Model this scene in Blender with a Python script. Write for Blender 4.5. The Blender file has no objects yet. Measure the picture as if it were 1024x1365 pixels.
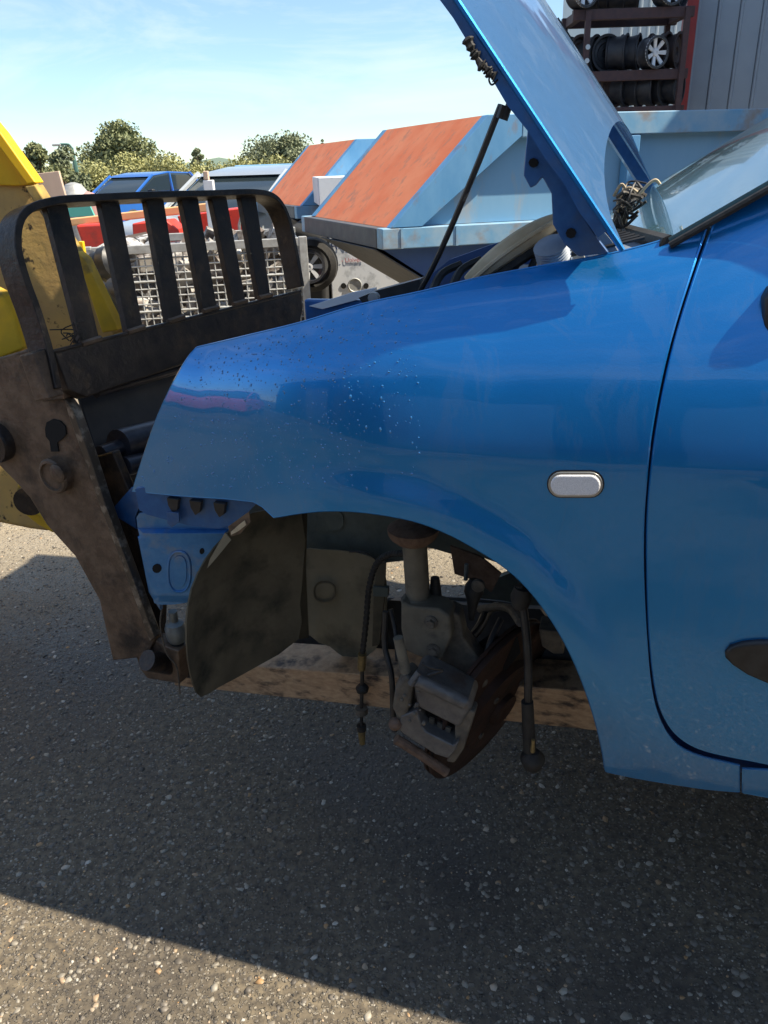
import bpy, bmesh, math, random
import numpy as np
from mathutils import Vector, Matrix, geometry
random.seed(7); rng = np.random.RandomState(7)
S = bpy.context.scene
C = S.collection
R = math.radians
# ------------------------------------------------------------------ camera
H = 1.30; FPX = 1025.0; PITCH = R(24.2); ROLL = R(2.0)
_f = Vector((0, math.cos(PITCH), -math.sin(PITCH)))
_R = Vector((1, 0, 0)); _U = Vector((0, math.sin(PITCH), math.cos(PITCH)))
CR = _R*math.cos(ROLL) - _U*math.sin(ROLL)
CU = _R*math.sin(ROLL) + _U*math.cos(ROLL)
CAM = Vector((0, 0, H))
cd = bpy.data.cameras.new('camera'); cam = bpy.data.objects.new('camera', cd); C.objects.link(cam)
cd.sensor_fit = 'VERTICAL'; cd.sensor_height = 24; cd.lens = 24*FPX/1365.0
cd.clip_start = 0.05; cd.clip_end = 3000
m3 = Matrix((CR, CU, -_f)).transposed()
cam.matrix_world = Matrix.Translation(CAM) @ m3.to_4x4()
S.camera = cam
# ------------------------------------------------------------------ light
SUN_AZ = R(-7)      # direction the sun stands in, from +X towards +Y
SUN_EL = R(51)
sd = Vector((math.cos(SUN_AZ)*math.cos(SUN_EL), math.sin(SUN_AZ)*math.cos(SUN_EL), math.sin(SUN_EL)))
sl = bpy.data.lights.new('sun', 'SUN'); sl.energy = 5.0; sl.angle = R(0.5); sl.color = (1.0, 0.89, 0.72)
so = bpy.data.objects.new('sun', sl); C.objects.link(so)
so.rotation_euler = sd.to_track_quat('Z', 'Y').to_euler()
W = bpy.data.worlds.new('World'); S.world = W; W.use_nodes = True
nt = W.node_tree; nt.nodes.clear()
out = nt.nodes.new('ShaderNodeOutputWorld'); bg = nt.nodes.new('ShaderNodeBackground')
sky = nt.nodes.new('ShaderNodeTexSky'); sky.sky_type = 'NISHITA'; sky.sun_disc = False
sky.sun_elevation = SUN_EL; sky.sun_rotation = math.pi/2 - SUN_AZ
sky.air_density = 1.0; sky.dust_density = 0.0; sky.ozone_density = 3.0
bg.inputs['Strength'].default_value = 0.093
tc = nt.nodes.new('ShaderNodeTexCoord'); mp = nt.nodes.new('ShaderNodeMapping')
mp.inputs['Scale'].default_value = (2.2, 2.2, 7.0); mp.inputs['Rotation'].default_value = (0.25, 0.3, 0.2)
nz = nt.nodes.new('ShaderNodeTexNoise'); nz.inputs['Scale'].default_value = 1.6; nz.inputs['Detail'].default_value = 9
nz.inputs['Roughness'].default_value = 0.62; nz.inputs['Distortion'].default_value = 0.9
cr = nt.nodes.new('ShaderNodeValToRGB'); cr.color_ramp.elements[0].position = 0.47; cr.color_ramp.elements[1].position = 0.76
cr.color_ramp.elements[0].color = (.12, .12, .12, 1); cr.color_ramp.elements[1].color = (0.75, 0.75, 0.75, 1)
mx = nt.nodes.new('ShaderNodeMix'); mx.data_type = 'RGBA'
mx.inputs[7].default_value = (5.4, 6.0, 6.5, 1)
L = nt.links.new
L(tc.outputs['Generated'], mp.inputs['Vector']); L(mp.outputs['Vector'], nz.inputs['Vector']); L(nz.outputs['Fac'], cr.inputs['Fac'])
L(cr.outputs['Color'], mx.inputs[0]); 
tint = nt.nodes.new('ShaderNodeMix'); tint.data_type = 'RGBA'; tint.blend_type = 'MULTIPLY'; tint.inputs[0].default_value = 1.0; tint.inputs[7].default_value = (.82, .94, 1.0, 1)
L(sky.outputs['Color'], tint.inputs[6]); L(tint.outputs[2], mx.inputs[6]); L(mx.outputs[2], bg.inputs['Color']); L(bg.outputs[0], out.inputs[0])
S.view_settings.view_transform = 'Standard'; S.view_settings.look = 'None'
S.view_settings.exposure = 1.0; S.view_settings.gamma = 1.0; S.view_settings.use_curve_mapping = False

# ------------------------------------------------------------------ measuring helpers
def ray(px, py):
    X = (px-512)/FPX; t = (682.5-py)/FPX
    return (_f + CR*X + CU*t)
def at(px, py, d):                      # the point d metres forward (world Y)
    r = ray(px, py); return CAM + r*(d/r.y)
def on_z(px, py, z=0.0):
    r = ray(px, py); return CAM + r*((z-H)/r.z)
def hit(px, py, P, n):
    r = ray(px, py); return CAM + r*((P-CAM).dot(n)/r.dot(n))
YAW = R(17.5)
CU_ = Vector((math.cos(YAW), -math.sin(YAW), 0))      # towards the car's tail
CN = Vector((-math.sin(YAW), -math.cos(YAW), 0))      # out of the car's near flank
CO = at(870, 1035, 0.87); CO.z = 0
def car(s, o, z): return CO + CU_*s + CN*o + Vector((0, 0, z))
def ppt(px, py, o): return hit(px, py, CO + CN*o, CN)   # the point seen at px,py on the car-parallel plane o
def to_sz(p): q = p-CO; return q.dot(CU_), q.dot(CN), p.z
def catmull(pts, n=6, closed=False):
    P = [Vector(p) for p in pts]; res = []; N = len(P)
    rg = range(N) if closed else range(N-1)
    for i in rg:
        p0 = P[(i-1) % N] if closed or i > 0 else P[0]
        p1 = P[i]; p2 = P[(i+1) % N]
        p3 = P[(i+2) % N] if closed or i+2 < N else P[-1]
        for k in range(n):
            t = k/n
            res.append(0.5*((2*p1) + (p2-p0)*t + (2*p0-5*p1+4*p2-p3)*t*t + (3*p1-p0-3*p2+p3)*t*t*t))
    if not closed: res.append(P[-1])
    return res

# ------------------------------------------------------------------ materials
def mat(name, c1, c2=None, rough=0.6, metal=0.0, scale=20.0, bump=0.0, c3=None, scale3=3.0, coat=0.0, spec=0.5, lo=0.35, hi=0.65,
        lo3=0.55, hi3=0.7, bscale=None, rvar=0.0, trans=0.0, alpha=1.0, stretch=None, detail=6, bdist=0.004, coord='Object', coatr=0.04):
    m = bpy.data.materials.new(name); m.use_nodes = True; t = m.node_tree
    b = t.nodes['Principled BSDF']; b.inputs['Base Color'].default_value = (*c1, 1)
    b.inputs['Roughness'].default_value = rough; b.inputs['Metallic'].default_value = metal
    b.inputs['Coat Weight'].default_value = coat; b.inputs['Coat Roughness'].default_value = coatr
    b.inputs['Specular IOR Level'].default_value = spec
    b.inputs['Transmission Weight'].default_value = trans; b.inputs['Alpha'].default_value = alpha
    tc = t.nodes.new('ShaderNodeTexCoord'); vec = tc.outputs[coord]
    if stretch:
        mp = t.nodes.new('ShaderNodeMapping'); mp.inputs['Scale'].default_value = stretch
        t.links.new(vec, mp.inputs['Vector']); vec = mp.outputs['Vector']
    def noise(sc, lo, hi, det=detail):
        n = t.nodes.new('ShaderNodeTexNoise'); n.inputs['Scale'].default_value = sc; n.inputs['Detail'].default_value = det
        n.inputs['Roughness'].default_value = 0.6
        t.links.new(vec, n.inputs['Vector'])
        r = t.nodes.new('ShaderNodeMapRange'); r.inputs['From Min'].default_value = lo; r.inputs['From Max'].default_value = hi
        t.links.new(n.outputs['Fac'], r.inputs['Value']); return n, r.outputs['Result']
    col = None
    if c2:
        n, f = noise(scale, lo, hi)
        mxn = t.nodes.new('ShaderNodeMix'); mxn.data_type = 'RGBA'; mxn.inputs[6].default_value = (*c1, 1); mxn.inputs[7].default_value = (*c2, 1)
        t.links.new(f, mxn.inputs[0]); col = mxn.outputs[2]
        if rvar:
            r = t.nodes.new('ShaderNodeMapRange'); r.inputs['To Min'].default_value = max(0, rough-rvar); r.inputs['To Max'].default_value = rough+rvar
            t.links.new(n.outputs['Fac'], r.inputs['Value']); t.links.new(r.outputs['Result'], b.inputs['Roughness'])
    if c3:
        n3, f3 = noise(scale3, lo3, hi3, 9)
        m3_ = t.nodes.new('ShaderNodeMix'); m3_.data_type = 'RGBA'; m3_.inputs[7].default_value = (*c3, 1)
        if col: t.links.new(col, m3_.inputs[6])
        else: m3_.inputs[6].default_value = (*c1, 1)
        t.links.new(f3, m3_.inputs[0]); col = m3_.outputs[2]
    if col: t.links.new(col, b.inputs['Base Color'])
    if bump:
        nb, _ = noise(bscale or scale*2, 0, 1)
        bp = t.nodes.new('ShaderNodeBump'); bp.inputs['Strength'].default_value = bump; bp.inputs['Distance'].default_value = bdist
        t.links.new(nb.outputs['Fac'], bp.inputs['Height']); t.links.new(bp.outputs['Normal'], b.inputs['Normal'])
    m['tree'] = 1
    return m

def paint_material(nm='metallic_blue_paint', film=0.0):
    m = mat(nm, (0.008, 0.21, 0.56), (0.010, 0.23, 0.60), rough=0.30, metal=0.68, scale=900, coat=0.9, coatr=0.03, lo=.3, hi=.7)
    t = m.node_tree; b = t.nodes['Principled BSDF']
    geo = t.nodes.new('ShaderNodeNewGeometry')
    # road film: thin grey dust, thicker low down on the body and in streaks
    sp = t.nodes.new('ShaderNodeSeparateXYZ'); t.links.new(geo.outputs['Position'], sp.inputs[0])
    r1 = t.nodes.new('ShaderNodeMapRange'); r1.inputs['From Min'].default_value = 0.78; r1.inputs['From Max'].default_value = 0.42
    r1.inputs['To Min'].default_value = 0.0; r1.inputs['To Max'].default_value = 0.34; t.links.new(sp.outputs['Z'], r1.inputs['Value'])
    mp = t.nodes.new('ShaderNodeMapping'); mp.inputs['Scale'].default_value = (14, 14, 4.5); t.links.new(geo.outputs['Position'], mp.inputs['Vector'])
    n = t.nodes.new('ShaderNodeTexNoise'); n.inputs['Scale'].default_value = 1.0; n.inputs['Detail'].default_value = 10; n.inputs['Roughness'].default_value = 0.7
    t.links.new(mp.outputs[0], n.inputs['Vector'])
    r2 = t.nodes.new('ShaderNodeMapRange'); r2.inputs['From Min'].default_value = 0.42; r2.inputs['From Max'].default_value = 0.75
    r2.inputs['To Min'].default_value = 0.35; r2.inputs['To Max'].default_value = 1.0
    t.links.new(n.outputs['Fac'], r2.inputs['Value'])
    mul = t.nodes.new('ShaderNodeMath'); mul.operation = 'MULTIPLY'; t.links.new(r1.outputs[0], mul.inputs[0]); t.links.new(r2.outputs[0], mul.inputs[1])
    # wiped smears and scuffs across the panels
    mp2 = t.nodes.new('ShaderNodeMapping'); mp2.inputs['Scale'].default_value = (11, 11, 3.0); mp2.inputs['Location'].default_value = (3.1, .7, .4)
    t.links.new(geo.outputs['Position'], mp2.inputs['Vector'])
    n2 = t.nodes.new('ShaderNodeTexNoise'); n2.inputs['Scale'].default_value = 1.3; n2.inputs['Detail'].default_value = 12; n2.inputs['Roughness'].default_value = 0.72
    n2.inputs['Distortion'].default_value = 0.8
    t.links.new(mp2.outputs[0], n2.inputs['Vector'])
    r3 = t.nodes.new('ShaderNodeMapRange'); r3.inputs['From Min'].default_value = 0.54; r3.inputs['From Max'].default_value = 0.575
    r3.inputs['To Max'].default_value = 0.06; t.links.new(n2.outputs['Fac'], r3.inputs['Value'])
    if film:  # adds an even pale share that stands in for reflected sky
        mf = t.nodes.new('ShaderNodeMath'); mf.operation = 'ADD'; mf.inputs[1].default_value = film; t.links.new(mul.outputs[0], mf.inputs[0]); mul = mf
    add = t.nodes.new('ShaderNodeMath'); add.operation = 'ADD'; add.use_clamp = True
    t.links.new(mul.outputs[0], add.inputs[0]); t.links.new(r3.outputs[0], add.inputs[1])
    base = b.inputs['Base Color'].links[0].from_socket
    dm = t.nodes.new('ShaderNodeBsdfDiffuse'); dm.inputs['Color'].default_value = (0.20, 0.24, 0.30, 1)
    ms = t.nodes.new('ShaderNodeMixShader'); o = t.nodes['Material Output']
    t.links.new(add.outputs[0], ms.inputs[0]); t.links.new(b.outputs[0], ms.inputs[1]); t.links.new(dm.outputs[0], ms.inputs[2]); t.links.new(ms.outputs[0], o.inputs[0])
    # orange peel, small waves and flake sparkle
    w = t.nodes.new('ShaderNodeTexNoise'); w.inputs['Scale'].default_value = 5.0; w.inputs['Detail'].default_value = 2
    t.links.new(geo.outputs['Position'], w.inputs['Vector'])
    bp = t.nodes.new('ShaderNodeBump'); bp.inputs['Strength'].default_value = 0.6; bp.inputs['Distance'].default_value = 0.006
    t.links.new(w.outputs['Fac'], bp.inputs['Height'])
    t.links.new(bp.outputs['Normal'], b.inputs['Coat Normal'])
    fl = t.nodes.new('ShaderNodeTexNoise'); fl.inputs['Scale'].default_value = 700; fl.inputs['Detail'].default_value = 2
    t.links.new(geo.outputs['Position'], fl.inputs['Vector'])
    b2 = t.nodes.new('ShaderNodeBump'); b2.inputs['Strength'].default_value = 0.22; b2.inputs['Distance'].default_value = 0.0006
    t.links.new(fl.outputs['Fac'], b2.inputs['Height']); t.links.new(bp.outputs['Normal'], b2.inputs['Normal'])
    t.links.new(b2.outputs['Normal'], b.inputs['Normal'])
    return m
M = {}
M['paint'] = paint_material(); M['paint_sky'] = paint_material('sky_sheen_blue_paint', .11)  # second copy is for the bonnet: pale sky reflection put into the colour
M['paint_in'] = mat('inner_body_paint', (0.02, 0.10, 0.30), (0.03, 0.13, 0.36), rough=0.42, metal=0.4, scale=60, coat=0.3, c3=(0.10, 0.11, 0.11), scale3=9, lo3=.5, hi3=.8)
M['bracket'] = mat('pressed_panel_paint', (0.04, 0.20, 0.50), (0.06, 0.24, 0.55), rough=0.40, metal=0.5, scale=60, coat=0.5, c3=(0.22, 0.26, 0.30), scale3=14, lo3=.5, hi3=.75)
M['black'] = mat('black_plastic', (0.012, 0.012, 0.013), (0.03, 0.03, 0.03), rough=0.45, scale=40, bump=0.1)
M['rubber'] = mat('rubber', (0.014, 0.014, 0.014), (0.03, 0.028, 0.025), rough=0.7, scale=60, bump=0.2)
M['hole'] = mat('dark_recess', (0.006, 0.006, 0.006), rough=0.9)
M['liner'] = mat('muddy_arch_liner', (0.075, 0.066, 0.044), (0.13, 0.112, 0.074), rough=0.85, scale=9, bump=0.3, c3=(0.018, 0.02, 0.014), scale3=6, lo3=.52, hi3=.66)
M['liner2'] = mat('dusty_liner', (0.17, 0.15, 0.10), (0.23, 0.20, 0.135), rough=0.9, scale=12, bump=0.2, c3=(0.05, 0.045, 0.03), scale3=5)
M['underseal'] = mat('underseal', (0.085, 0.105, 0.095), (0.12, 0.14, 0.125), rough=0.85, scale=30, bump=0.4, c3=(0.1, 0.085, 0.06), scale3=7)
M['iron'] = mat('dirty_cast_iron', (0.085, 0.078, 0.068), (0.16, 0.14, 0.11), rough=0.7, metal=0.25, scale=50, bump=0.5, c3=(0.16, 0.14, 0.11), scale3=22, lo3=.55, hi3=.7)
M['strut'] = mat('dusty_strut', (0.12, 0.108, 0.082), (0.18, 0.16, 0.12), rough=0.8, metal=0.1, scale=22, bump=0.2, c3=(0.03, 0.03, 0.028), scale3=14)
M['caliper'] = mat('caliper_iron', (0.10, 0.10, 0.102), (0.16, 0.155, 0.15), rough=0.5, metal=0.35, scale=45, bump=0.5, c3=(0.11, 0.075, 0.055), scale3=14, lo3=.56, hi3=.70)
M['rust'] = mat('rusty_disc', (0.060, 0.028, 0.018), (0.035, 0.02, 0.015), rough=0.7, metal=0.3, scale=30, bump=0.5, c3=(0.02, 0.014, 0.012), scale3=9)
M['seat'] = mat('rusty_spring_seat', (0.17, 0.11, 0.075), (0.10, 0.06, 0.04), rough=0.85, scale=60, bump=0.7)
M['brass'] = mat('tarnished_brass', (0.30, 0.22, 0.09), (0.20, 0.15, 0.07), rough=0.5, metal=0.5, scale=90)
M['alu'] = mat('dull_aluminium', (0.22, 0.25, 0.26), (0.14, 0.16, 0.16), rough=0.5, metal=0.5, scale=30, bump=0.2)
M['steelbr'] = mat('grimy_brown_steel', (0.105, 0.070, 0.046), (0.175, 0.120, 0.080), rough=0.52, metal=0.25, scale=30, lo=.40, hi=.62, bump=0.5, bscale=90, c3=(0.025, 0.020, 0.018), scale3=12, lo3=.52, hi3=.70, rvar=.15)
M['steelbk'] = mat('oily_black_steel', (0.016, 0.013, 0.013), (0.045, 0.033, 0.026), rough=0.42, metal=0.3, scale=26, bump=0.5, bscale=70, c3=(0.12, 0.075, 0.042), scale3=14, lo3=.56, hi3=.74, rvar=.25)
M['fork'] = mat('worn_fork_steel', (0.40, 0.26, 0.15), (0.55, 0.38, 0.23), rough=0.6, metal=0.15, scale=55, bump=0.5, bscale=120, c3=(0.07, 0.05, 0.04), scale3=24, lo3=.5, hi3=.68, stretch=(1, 1, 2.5))
M['worn'] = mat('bare_worn_steel', (0.09, 0.075, 0.06), (0.26, 0.23, 0.19), rough=0.4, metal=0.5, scale=34, lo=.5, hi=.62, bump=0.2)
M['pipe'] = mat('dark_chromed_tube', (0.06, 0.06, 0.075), (0.035, 0.035, 0.045), rough=0.35, metal=0.5, scale=40, bump=0.1)
M['yellow'] = mat('loader_yellow', (0.88, 0.52, 0.010), (0.78, 0.45, 0.010), rough=0.5, scale=8, c3=(0.30, 0.19, 0.05), scale3=7, lo3=.62, hi3=.72, bump=0.15)
M['mud'] = mat('mud_caked_yellow_steel', (0.64, 0.42, 0.13), (0.50, 0.33, 0.13), rough=0.8, scale=12, bump=0.5, c3=(0.07, 0.05, 0.03), scale3=34, lo3=.60, hi3=.66)
M['mudyel'] = mat('muddy_yellow_steel', (0.60, 0.40, 0.06), (0.38, 0.27, 0.11), rough=0.75, scale=10, bump=0.4, c3=(0.10, 0.075, 0.05), scale3=7, lo3=.48, hi3=.64)
M['yelshade'] = mat('shaded_grimy_loader_yellow', (0.85, 0.52, 0.02), (0.65, 0.40, 0.03), rough=0.6, scale=14, c3=(0.16, 0.12, 0.06), scale3=12, lo3=.55, hi3=.7, bump=0.2)  # shaded copy of the loader yellow, with grime patches on top
M['skipblue'] = mat('faded_blue_skip_paint', (0.085, 0.27, 0.50), (0.14, 0.34, 0.56), rough=0.55, scale=5, c3=(0.24, 0.17, 0.12), scale3=8, lo3=.56, hi3=.72, bump=0.25, detail=10, stretch=(1, 1, .5))
M['skiprim'] = mat('weathered_skip_rim', (0.14, 0.33, 0.51), (0.27, 0.40, 0.50), rough=0.6, scale=8, c3=(0.26, 0.20, 0.15), scale3=6, lo3=.50, hi3=.70, bump=0.2, detail=9)
M['skippanel'] = mat('pale_blue_panel', (0.17, 0.36, 0.54), (0.22, 0.41, 0.57), rough=0.5, scale=3, c3=(0.42, 0.37, 0.30), scale3=5, lo3=.55, hi3=.75, detail=10, stretch=(1, 1, .3), bump=0.1)
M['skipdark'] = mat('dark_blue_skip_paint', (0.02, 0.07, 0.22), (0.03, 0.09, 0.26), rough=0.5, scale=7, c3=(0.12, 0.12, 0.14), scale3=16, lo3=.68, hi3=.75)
M['orange'] = mat('rusty_orange_steel', (0.78, 0.19, 0.07), (0.84, 0.27, 0.12), rough=0.75, scale=4, c3=(0.48, 0.20, 0.12), scale3=11, lo3=.54, hi3=.74, bump=0.1, detail=8)
M['silver'] = mat('galvanised_grey', (0.42, 0.43, 0.42), (0.30, 0.30, 0.29), rough=0.55, metal=0.3, scale=25)
M['greysteel'] = mat('dark_grey_steel', (0.06, 0.065, 0.075), (0.09, 0.095, 0.10), rough=0.6, scale=12, bump=0.1)
M['white'] = mat('dirty_white_panel', (0.74, 0.76, 0.78), (0.66, 0.69, 0.72), rough=0.55, scale=4, c3=(0.36, 0.38, 0.40), scale3=8)
M['ink'] = mat('dark_blue_print', (0.03, 0.04, 0.10), rough=0.6)
M['inkred'] = mat('red_print', (0.35, 0.06, 0.07), rough=0.6)
M['glass'] = mat('windscreen_glass', (0.07, 0.17, 0.19), (0.10, 0.21, 0.23), rough=0.10, scale=4, coat=1.0, spec=1.0, bump=0.35, bscale=130, bdist=0.002, stretch=(1, 1, 1))
M['darkglass'] = mat('dark_car_glass', (0.02, 0.03, 0.035), rough=0.08, spec=0.8)
M['tan'] = mat('tan_fabric_hose', (0.42, 0.33, 0.20), (0.55, 0.45, 0.30), rough=0.8, scale=18, bump=0.4, c3=(0.16, 0.12, 0.08), scale3=13, lo3=.56, hi3=.7)
M['plgrey'] = mat('faded_grey_plastic', (0.16, 0.20, 0.26), (0.22, 0.27, 0.34), rough=0.45, scale=20)
M['lens'] = mat('clear_ribbed_lens', (0.88, 0.86, 0.85), (0.62, 0.61, 0.61), rough=0.12, scale=900, coat=0.6, bump=0.5, bscale=500, bdist=.001)
M['chrome'] = mat('grey_trim_ring', (0.38, 0.37, 0.33), rough=0.3, metal=0.6)
M['clad'] = mat('grey_metal_cladding', (0.24, 0.29, 0.35), (0.27, 0.32, 0.38), rough=0.5, metal=0.1, scale=3, c3=(0.26, 0.31, 0.37), scale3=2)
M['clad2'] = mat('pale_metal_cladding', (0.50, 0.56, 0.60), (0.46, 0.52, 0.56), rough=0.5, scale=3)
M['darkclad'] = mat('dark_cladding', (0.06, 0.07, 0.085), (0.08, 0.09, 0.10), rough=0.6, scale=3)
M['redpost'] = mat('red_painted_steel', (0.33, 0.035, 0.03), (0.25, 0.03, 0.03), rough=0.5, scale=12)
M['rackm'] = mat('rusty_rack_steel', (0.075, 0.04, 0.04), (0.05, 0.03, 0.035), rough=0.7, scale=18)
M['wheel'] = mat('dark_steel_wheel', (0.018, 0.020, 0.028), (0.035, 0.035, 0.04), rough=0.5, scale=14)
M['wheelb'] = mat('brown_steel_wheel', (0.05, 0.032, 0.03), (0.03, 0.022, 0.022), rough=0.6, scale=14)
M['alloy'] = mat('silver_alloy', (0.72, 0.73, 0.75), (0.6, 0.62, 0.64), rough=0.35, metal=0.1, scale=14)
M['wood'] = mat('pale_plywood', (0.62, 0.46, 0.36), (0.55, 0.40, 0.30), rough=0.7, scale=6, stretch=(1, 1, .2))
M['red'] = mat('red_machine_paint', (0.62, 0.05, 0.03), (0.50, 0.05, 0.04), rough=0.45, scale=9, c3=(0.25, 0.05, 0.04), scale3=6)
M['beam'] = mat('orange_beam_paint', (0.80, 0.47, 0.22), (0.72, 0.42, 0.2), rough=0.6, scale=8)
M['teal'] = mat('teal_board', (0.10, 0.42, 0.36), rough=0.6)
M['silvercar'] = mat('silver_car_paint', (0.50, 0.54, 0.56), (0.46, 0.5, 0.53), rough=0.3, metal=0.4, scale=5, coat=0.6)
M['bluecar'] = mat('blue_car_paint', (0.03, 0.16, 0.55), (0.03, 0.14, 0.50), rough=0.3, metal=0.3, scale=5, coat=0.6)
M['trailer'] = mat('blue_trailer_side', (0.16, 0.36, 0.60), (0.22, 0.42, 0.62), rough=0.6, scale=3)
M['lampgreen'] = mat('green_lamp_post', (0.05, 0.12, 0.10), rough=0.5)
M['bark'] = mat('bark', (0.10, 0.075, 0.05), (0.06, 0.045, 0.03), rough=0.9, scale=20)
M['leafa'] = mat('leaves_olive', (0.20, 0.22, 0.10), (0.15, 0.17, 0.08), rough=0.7, scale=1.2, detail=3)
M['leafb'] = mat('leaves_dark', (0.15, 0.18, 0.10), (0.18, 0.20, 0.11), rough=0.7, scale=1.2, detail=3)
M['leafc'] = mat('leaves_yellowgreen', (0.34, 0.33, 0.12), (0.22, 0.23, 0.10), rough=0.7, scale=.6, detail=3)
M['pink'] = mat('faded_pink_plastic', (0.50, 0.28, 0.26), (0.42, 0.24, 0.22), rough=0.6, scale=6)
M['wire'] = mat('wiring_tape', (0.12, 0.10, 0.075), (0.03, 0.03, 0.03), rough=0.6, scale=60)
M['far'] = mat('distant_hill_green', (0.12, 0.17, 0.13), rough=0.9)

# ------------------------------------------------------------------ mesh helpers
class MB:
    def __init__(s): s.v = []; s.f = []
    def add(s, vs, fs):
        k = len(s.v); s.v += [tuple(p) for p in vs]; s.f += [tuple(i+k for i in f) for f in fs]; return s
    def box(s, c, sx, sy, sz, ax=None):
        c = Vector(c); ax = ax or (Vector((1, 0, 0)), Vector((0, 1, 0)), Vector((0, 0, 1)))
        vs = [c + ax[0]*(sx/2*i) + ax[1]*(sy/2*j) + ax[2]*(sz/2*k) for i in (-1, 1) for j in (-1, 1) for k in (-1, 1)]
        return s.add(vs, [(0, 1, 3, 2), (4, 6, 7, 5), (0, 4, 5, 1), (2, 3, 7, 6), (0, 2, 6, 4), (1, 5, 7, 3)])
    def prism(s, pts, ext):
        n = len(pts); pts = [Vector(p) for p in pts]; ext = Vector(ext)
        q = [p+ext for p in pts]
        return s.add(pts+q, [tuple(range(n)), tuple(range(2*n-1, n-1, -1))] + [(i, (i+1) % n, n+(i+1) % n, n+i) for i in range(n)])
    def tube(s, pts, r, seg=10, cap=True, flat=1.0, up=None):
        pts = [Vector(p) for p in pts]; n = len(pts); rings = []
        rr = r if isinstance(r, (list, tuple)) else [r]*n
        d0 = (pts[1]-pts[0]).normalized(); a = Vector(up) if up else (Vector((0, 0, 1)) if abs(d0.z) < .9 else Vector((1, 0, 0)))
        vs = []
        for i, p in enumerate(pts):
            d = (pts[min(i+1, n-1)]-pts[max(i-1, 0)]).normalized()
            x = (a - d*a.dot(d)).normalized(); y = d.cross(x); a = x
            for k in range(seg):
                t = 2*math.pi*k/seg; vs.append(p + x*(rr[i]*math.cos(t)) + y*(rr[i]*math.sin(t)*flat))
        fs = [(i*seg+k, i*seg+(k+1) % seg, (i+1)*seg+(k+1) % seg, (i+1)*seg+k) for i in range(n-1) for k in range(seg)]
        if cap: fs += [tuple(range(seg-1, -1, -1)), tuple((n-1)*seg+k for k in range(seg))]
        return s.add(vs, fs)
    def lathe(s, c, ax, prof, seg=24):        # prof: (radius, along) pairs
        c = Vector(c); ax = Vector(ax).normalized()
        a = Vector((0, 0, 1)) if abs(ax.z) < .9 else Vector((1, 0, 0))
        x = (a-ax*a.dot(ax)).normalized(); y = ax.cross(x)
        vs = [c + ax*h + x*(r*math.cos(2*math.pi*k/seg)) + y*(r*math.sin(2*math.pi*k/seg)) for r, h in prof for k in range(seg)]
        n = len(prof)
        fs = [(i*seg+k, i*seg+(k+1) % seg, (i+1)*seg+(k+1) % seg, (i+1)*seg+k) for i in range(n-1) for k in range(seg)]
        if prof[0][0] < .03: fs.append(tuple(range(seg-1, -1, -1)))
        if prof[-1][0] < .03: fs.append(tuple((n-1)*seg+k for k in range(seg)))
        return s.add(vs, fs)
    def ball(s, c, r, seg=10, rg=6, sc=(1, 1, 1)):
        c = Vector(c); vs = []; 
        for i in range(rg+1):
            ph = math.pi*i/rg
            for k in range(seg):
                t = 2*math.pi*k/seg
                vs.append(c+Vector((r*sc[0]*math.sin(ph)*math.cos(t), r*sc[1]*math.sin(ph)*math.sin(t), r*sc[2]*math.cos(ph))))
        return s.add(vs, [(i*seg+k, (i+1)*seg+k, (i+1)*seg+(k+1) % seg, i*seg+(k+1) % seg) for i in range(rg) for k in range(seg)])
    def build(s, name, m, parent=None, smooth=False, bevel=0, solid=0, angle=35, segs=2, soff=-1):
        me = bpy.data.meshes.new(name); me.from_pydata(s.v, [], s.f); me.update()
        bm = bmesh.new(); bm.from_mesh(me); bmesh.ops.remove_doubles(bm, verts=bm.verts, dist=1e-5)
        if not solid: bmesh.ops.recalc_face_normals(bm, faces=bm.faces)
        bm.to_mesh(me); bm.free()
        return finish(me, name, m, parent, smooth, bevel, solid, angle, segs, soff)
def thicken(me, th, angle):
    """front skin, back skin and a rim of their own vertices, so that the edge stays crisp"""
    bm = bmesh.new(); bm.from_mesh(me); bm.normal_update(); bm.verts.ensure_lookup_table()
    V = [v.co.copy() for v in bm.verts]; Nn = [v.normal.copy() for v in bm.verts]; F = [tuple(v.index for v in f.verts) for f in bm.faces]
    E = []
    for e in bm.edges:
        if len(e.link_faces) == 1:
            l = e.link_loops[0]; E.append((l.vert.index, l.link_loop_next.vert.index))
    bm.free(); n = len(V); vs = V+[v-q*th for v, q in zip(V, Nn)]; fs = F+[tuple(i+n for i in reversed(f)) for f in F]
    for a, b in E:
        k = len(vs); vs += [V[a], V[b], V[b]-Nn[b]*th, V[a]-Nn[a]*th]; fs.append((k+3, k+2, k+1, k))
    m2 = bpy.data.meshes.new(me.name); m2.from_pydata(vs, [], fs); m2.update()
    m2.polygons.foreach_set('use_smooth', [True]*len(fs)); m2.set_sharp_from_angle(angle=R(angle)); bpy.data.meshes.remove(me); return m2
def finish(me, name, m, parent=None, smooth=False, bevel=0, solid=0, angle=35, segs=2, soff=-1):
    me.materials.append(M[m] if isinstance(m, str) else m)
    if smooth or bevel:
        me.polygons.foreach_set('use_smooth', [True]*len(me.polygons))
        me.set_sharp_from_angle(angle=R(angle))
    if solid:
        me = thicken(me, solid if soff < 0 else -solid, angle); me.materials.append(M[m] if isinstance(m, str) else m)
    o = bpy.data.objects.new(name, me); C.objects.link(o)
    if bevel:
        md = o.modifiers.new('bevel', 'BEVEL'); md.width = bevel; md.segments = segs; md.limit_method = 'ANGLE'; md.angle_limit = R(40)
        md.harden_normals = True
    if parent is not None:
        o.parent = parent; o.matrix_parent_inverse = Matrix.Translation(-parent.matrix_world.translation) if parent.type == 'EMPTY' else Matrix.Identity(4)
    return o
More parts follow.
